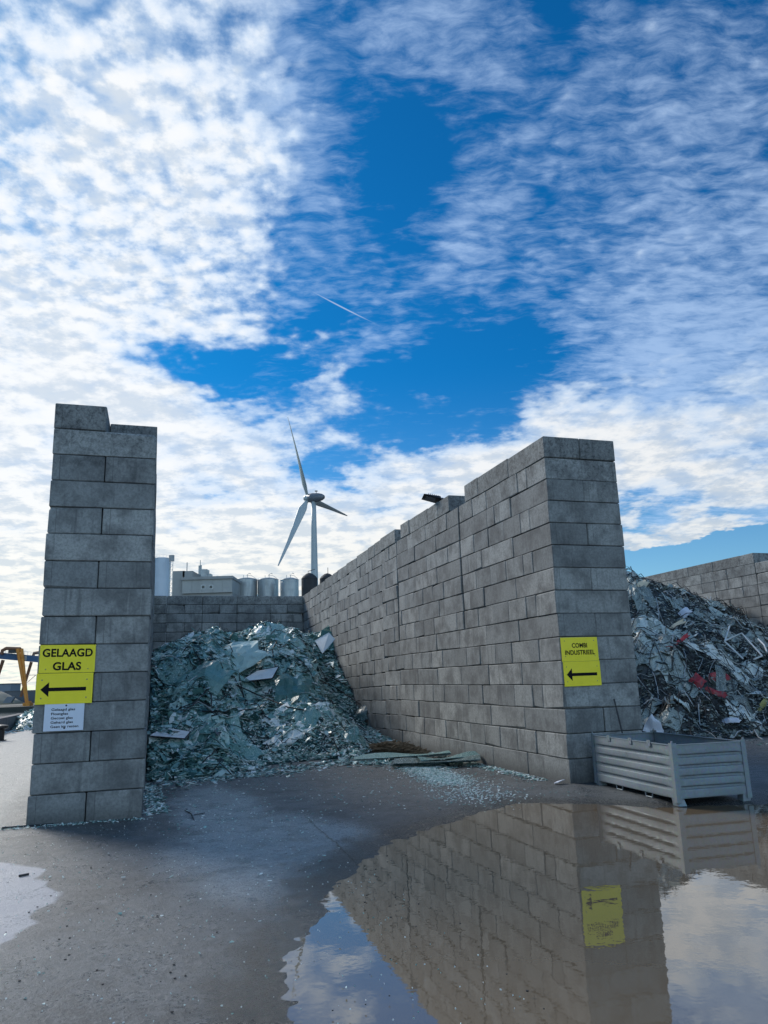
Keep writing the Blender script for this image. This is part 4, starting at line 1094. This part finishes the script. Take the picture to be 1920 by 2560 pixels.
a.tube([(r*.96*math.cos(k/24*6.2832), r*.96*math.sin(k/24*6.2832), hh+.7) for k in range(25)], .025, 4, cap=False); a.build('hand_rail', M_wtk, t)
# ladder tower
lt = at(429, 1388, 160); a = MB(); w_ = .35
lroot = empty('ladder_tower', (lt.x, 160, 0)); tag(lroot, 'thin steel ladder tower between the white tank and the grey plant', 'ladder tower')
for sx in (-w_, w_): a.tube([(sx,0,0),(sx,0,lt.z)], .06, 5)
z = .5
while z < lt.z: a.tube([(-w_,0,z),(w_,0,z)], .04, 4); a.tube([(-w_,0,z),(w_,0,min(z+1, lt.z))], .03, 4); z += 1
a.build('lattice', M_stl, lroot)
a = MB(); a.box((-.45,-.3,lt.z-1.3), (.55,.3,lt.z)); a.build('cage', worn('cage_grey', (.35,.37,.38), .6), lroot)
# plant building
M_clad = worn('grey_cladding', (.34, .345, .33), .7, amt=.22, scale=.25, dirt=(.13,.12,.11))
M_clad2 = worn('grey_cladding_light', (.40, .41, .39), .7, amt=.2, scale=.25, dirt=(.15,.14,.12))
DB = 140.0
b0 = at(456, 1444, DB); b1 = at(580, 1446, DB)
bl = empty('plant_building', ((b0.x+b1.x)/2, DB, 0)); tag(bl, 'grey clad plant building with two small windows and roof vents behind the back wall', 'building')
def rel(u, v, D=DB): q = at(u, v, D); return q - Vector(((b0.x+b1.x)/2, DB, 0))
def slab(nm, x0, x1, yt, yb, M, d0=0, d1=8, par=None, z0=None):
    A_, B_ = rel(x0, yt), rel(x1, yb); a = MB(); a.box((A_.x, d0, 0 if z0 == 0 else B_.z), (B_.x, d1, A_.z)); return a.build(nm, M, par or bl)
slab('main_hall', 456, 580, 1445, 1480, M_clad2, 0, 10)
a = MB(); A_, B_ = rel(454.5, 1443.5), rel(582.5, 1446.5); a.box((A_.x,-.3,B_.z), (B_.x,10.3,A_.z)); a.build('roof_edge', M_clad, bl)
slab('lower_hall', 458, 578, 1480.3, 1600, M_clad, .5, 9.5, z0=0)
for xx in (480, 505, 532, 556):
    a = MB(); q = rel(xx, 1447); q2 = rel(xx, 1480); a.box((q.x-.03,-.04,q2.z), (q.x+.03,-.003,q.z-.3)); a.build('panel_joint', M_clad, bl)
slab('rear_tower', 431, 455.3, 1427, 1600, M_clad, .4, 9, z0=0); slab('tower_top', 455.4, 480, 1427, 1443, M_clad, .4, 9)
for xx in (508, 527.5):
    q = rel(xx, 1467.5); a = MB(); a.box((q.x-.38,-.05,q.z-.38), (q.x+.38,-.002,q.z+.38)); wf = a.build('window', M_alw, bl)
    a = MB(); a.box((q.x-.28,-.07,q.z-.28), (q.x+.28,-.052,q.z+.28)); a.build('pane', mat('dark_window_glass', (.03,.045,.05), .1)[0], wf)
a = MB(); q = rel(504, 1419); a.box((q.x-.5,2,rel(504,1446).z), (q.x+.55,4,q.z)); q = rel(514, 1430); a.box((q.x-.6,2.2,rel(514,1446).z), (q.x+.45,3.8,q.z)); a.build('roof_unit', M_stl, bl)
a = MB(); q = rel(535, 1434); a.lathe([(.32,0),(.32,q.z-rel(535,1446).z-.2),(.45,q.z-rel(535,1446).z-.15),(.1,q.z-rel(535,1446).z)], 12, c=(q.x,3,rel(535,1446).z)); a.build('roof_vent', M_stl, bl)
for (xx, yt, r_) in ((447, 1394, .10), (481.5, 1388, .08), (478.5, 1402, .16), (483.5, 1401, .16)):
    a = MB(); q = rel(xx, yt); a.tube([(q.x, 6, rel(xx, 1446).z-.2), (q.x, 6, q.z)], r_, 6); a.build('mast', M_stl, bl)
a = MB(); q = rel(449, 1417); q2 = rel(478, 1417)
a.tube([(q.x,10.6,q.z),(q2.x,10.6,q2.z)], .03, 4)
for k in range(8): xk = q.x + (q2.x-q.x)*k/7; a.tube([(xk,10.6,rel(449,1427).z),(xk,10.6,q.z)], .025, 4)
a.build('roof_railing', M_stl, bl)

# ------------------------------------------------------------------ harbour crane and far shore, left of the pier
M_ora = worn('orange_crane_paint', (.70, .27, .04), .6, amt=.3, scale=.4, dirt=(.16,.07,.03))
M_bro = worn('brown_crane_steel', (.24, .11, .055), .7, amt=.3, scale=.4)
M_blu = worn('blue_girder_paint', (.035, .10, .20), .5, amt=.15, scale=.3)
DC = 235.0; foot = at(68, 1762, DC); foot.z = -2.7
cr_ = empty('gantry_crane', foot); tag(cr_, 'orange gantry crane with a long blue girder on the far quay left of the pier', 'gantry crane')
def rc(u, v, dy=0): return at(u, v, DC+dy) - foot
a = MB(); q0, q1 = rc(-170, 1616), rc(140, 1644)
g0, g1 = rc(-170, 1632), rc(140, 1660)
a.add([q0, q1, q1+Vector((0,2.2,0)), q0+Vector((0,2.2,0)), g0, g1, g1+Vector((0,2.2,0)), g0+Vector((0,2.2,0))], ((0,1,2,3),(7,6,5,4),(0,4,5,1),(1,5,6,2),(2,6,7,3),(3,7,4,0)))
gird = a.build('girder', M_blu, cr_)
a = MB(); q = rc(59.5, 1639.5); q2 = rc(66.5, 1651); a.box((q.x,-.12,q2.z), (q2.x,-.02,q.z)); a.build('grey_panel', M_clad2, gird)
a = MB()
for k in range(40):
    t = k/39; p = q0.lerp(q1, t); a.tube([p+Vector((0,.2,0)), p+Vector((0,.2,1.0))], .04, 4)
a.tube([q0+Vector((0,.2,1.0)), q1+Vector((0,.2,1.0))], .05, 4); a.build('walkway_rail', M_stl, gird)
def leg(p, q, r0, r1, M, nm='leg'): a = MB(); a.tube([p, p.lerp(q, .5), q], [r0, (r0+r1)/2, r1], 8); a.build(nm, M, cr_)
leg(rc(44, 1622, -1), rc(66, 1757, -1), .55, .38, M_ora); leg(rc(54, 1622, -.6), rc(68.5, 1757, -.6), .55, .38, M_ora)
leg(rc(78.5, 1655, 8), rc(52, 1742, 8), .5, .45, M_bro)
leg(rc(8, 1650, 8), rc(-10, 1705, 8), .55, .5, M_bro); leg(rc(-18, 1610, -1), rc(-40, 1757, -1), .55, .4, M_ora)
a = MB(); a.tube([rc(4,1636,-.5), rc(6,1626,-.5), rc(16,1621,-.5), rc(50,1622,-.5), rc(54,1628,-.5)], .55, 8); a.box(tuple(rc(14,1622,0)+Vector((0,-.8,0))), tuple(rc(26,1618,0)+Vector((0,2,0)))); a.build('portal_head', M_bro, cr_)
a = MB(); p = rc(25,1633); p2 = rc(41,1625); a.box((p.x,-1.2,p.z), (p2.x,1,p2.z)); a.build('trolley', M_bk, cr_)
a = MB(); a.tube([rc(83,1640,3), rc(85,1633,3), rc(99,1631,3), rc(110,1633,3)], .5, 8); a.build('portal_head', M_bro, cr_)
a = MB(); p = rc(60,1765,-1); p2 = rc(78,1757,-1); a.box((p.x,-2,p.z), (p2.x,.5,p2.z)); a.box((p.x+.5,-1.6,p2.z), (p2.x-.5,.2,p2.z+.5)); a.build('bogie', M_ora, cr_)
leg(rc(66,1708,4), rc(90,1687,4), .1, .1, M_stl, 'cable_boom'); leg(rc(70,1688,4), rc(92,1687,4), .08, .08, M_stl, 'platform')
M_shed = worn('far_shed_grey', (.20, .24, .28), .8, amt=.15, scale=.05); M_shed2 = worn('far_shed_dark', (.10, .12, .14), .8, amt=.15, scale=.05)
def shed(x0, x1, yt, D, M, lb, dz=8, name='warehouse'):
    p, q = at(x0, yt, D), at(x1, yt, D); r_ = empty(name, ((p.x+q.x)/2, D, -2.7)); tag(r_, lb, 'warehouse'); a = MB(); hw = (q.x-p.x)/2; ht = p.z+2.7
    a.box((-hw,0,0), (hw,dz,ht)); a.build('walls', M, r_); a = MB(); a.box((-hw-.3,-.3,ht+.01), (hw+.3,dz+.3,ht+.25)); a.build('roof', M_shed2, r_)
shed(-40, 27.5, 1712, 300, M_shed, 'blue grey box shaped shed on the far quay at the left picture edge')
shed(12, 130, 1729, 290, M_shed2, 'long low dark grey shed on the far quay behind the crane')
sp_ = at(0, 1728, 280); a = MB(); a.lathe([(9,0),(6,1.6),(3,3.4),(.5,4.6)], 20); o = a.build('sand_heap', worn('sand', (.33,.29,.22), .95, amt=.2, scale=.2), smooth=True); o.location = (sp_.x, 280, -2.7); tag(o, 'beige sand heap on the far quay left of the crane leg', 'sand heap')
p = at(20, 1757, 245); a = MB(); a.add([(-1.8,0,0),(.8,0,0),(2.0,0,1.9),(-.4,0,1.9),(-1.8,1.2,0),(.8,1.2,0),(2.0,1.2,1.9),(-.4,1.2,1.9)], ((0,1,2,3),(7,6,5,4),(0,4,5,1),(1,5,6,2),(2,6,7,3),(3,7,4,0))); o = a.build('grey_hopper', M_shed); o.location = p; tag(o, 'slanted grey hopper standing on the far quay beside the sand', 'hopper')
# low wall at the quay edge of the yard
M_lw = worn('old_low_wall', (.17, .155, .15), .9, amt=.5, scale=1.2, dirt=(.07,.055,.055))
a = MB(); a.box((QU+.1, -12, .0), (QU+.55, 33.2, .66)); lw = a.build('low_wall', M_lw); lw.location = (W0.x, W0.y, 0); lw.rotation_euler = (0, 0, YAW); tag(lw, 'low old concrete wall along the harbour edge left of the pier', 'low wall')
hp = random.Random(91); a = MB(); 
def hS(u, v): r = math.hypot((u+11.6)/2.2, (v-30.5)/3.0); return max(0, 1-r)*1.35 + (.1*fb(u, v, 2, 2) if r < 1 else 0)
gs = [(u, v, hS(u, v)-.02) for v in np.arange(27, 34.2, .3) for u in np.arange(-13, -9.2, .3)]
nu_ = len(np.arange(-13, -9.2, .3)); nv_ = len(np.arange(27, 34.2, .3))
a.add(gs, [(j*nu_+i, j*nu_+i+1, (j+1)*nu_+i+1, (j+1)*nu_+i) for j in range(nv_-1) for i in range(nu_-1)], 0, tint=.6, grime=0.0)
k = 0
while k < 1100:
    u, v = hp.uniform(-13, -9), hp.uniform(25, 33)
    if hS(u, v) < .05 and hp.random() > .12: continue
    shard(a, Vector((u, v, hS(u, v)+.03)), Vector((hp.gauss(0,.5), hp.gauss(0,.5), 1)), hp.uniform(.08,.28), min(1, hp.gauss(.85,.12)), hp); k += 1
o = a.build('glass_heap', M_teal); o.location = (W0.x, W0.y, 0); o.rotation_euler = (0, 0, YAW); tag(o, 'small pale glass heap beside the low harbour wall left of the pier', 'glass heap', 'heaps of broken glass', 'stuff')
p = gnd(1, 1853, .0); a = MB(); a.lathe([(.20,0),(.20,.05),(.12,.06),(.12,.42),(.24,.48),(.24,.56),(.1,.6)], 16); o = a.build('bollard', M_bk); o.location = p; tag(o, 'dark iron bollard at the left picture edge by the low wall', 'bollard')
# contrail
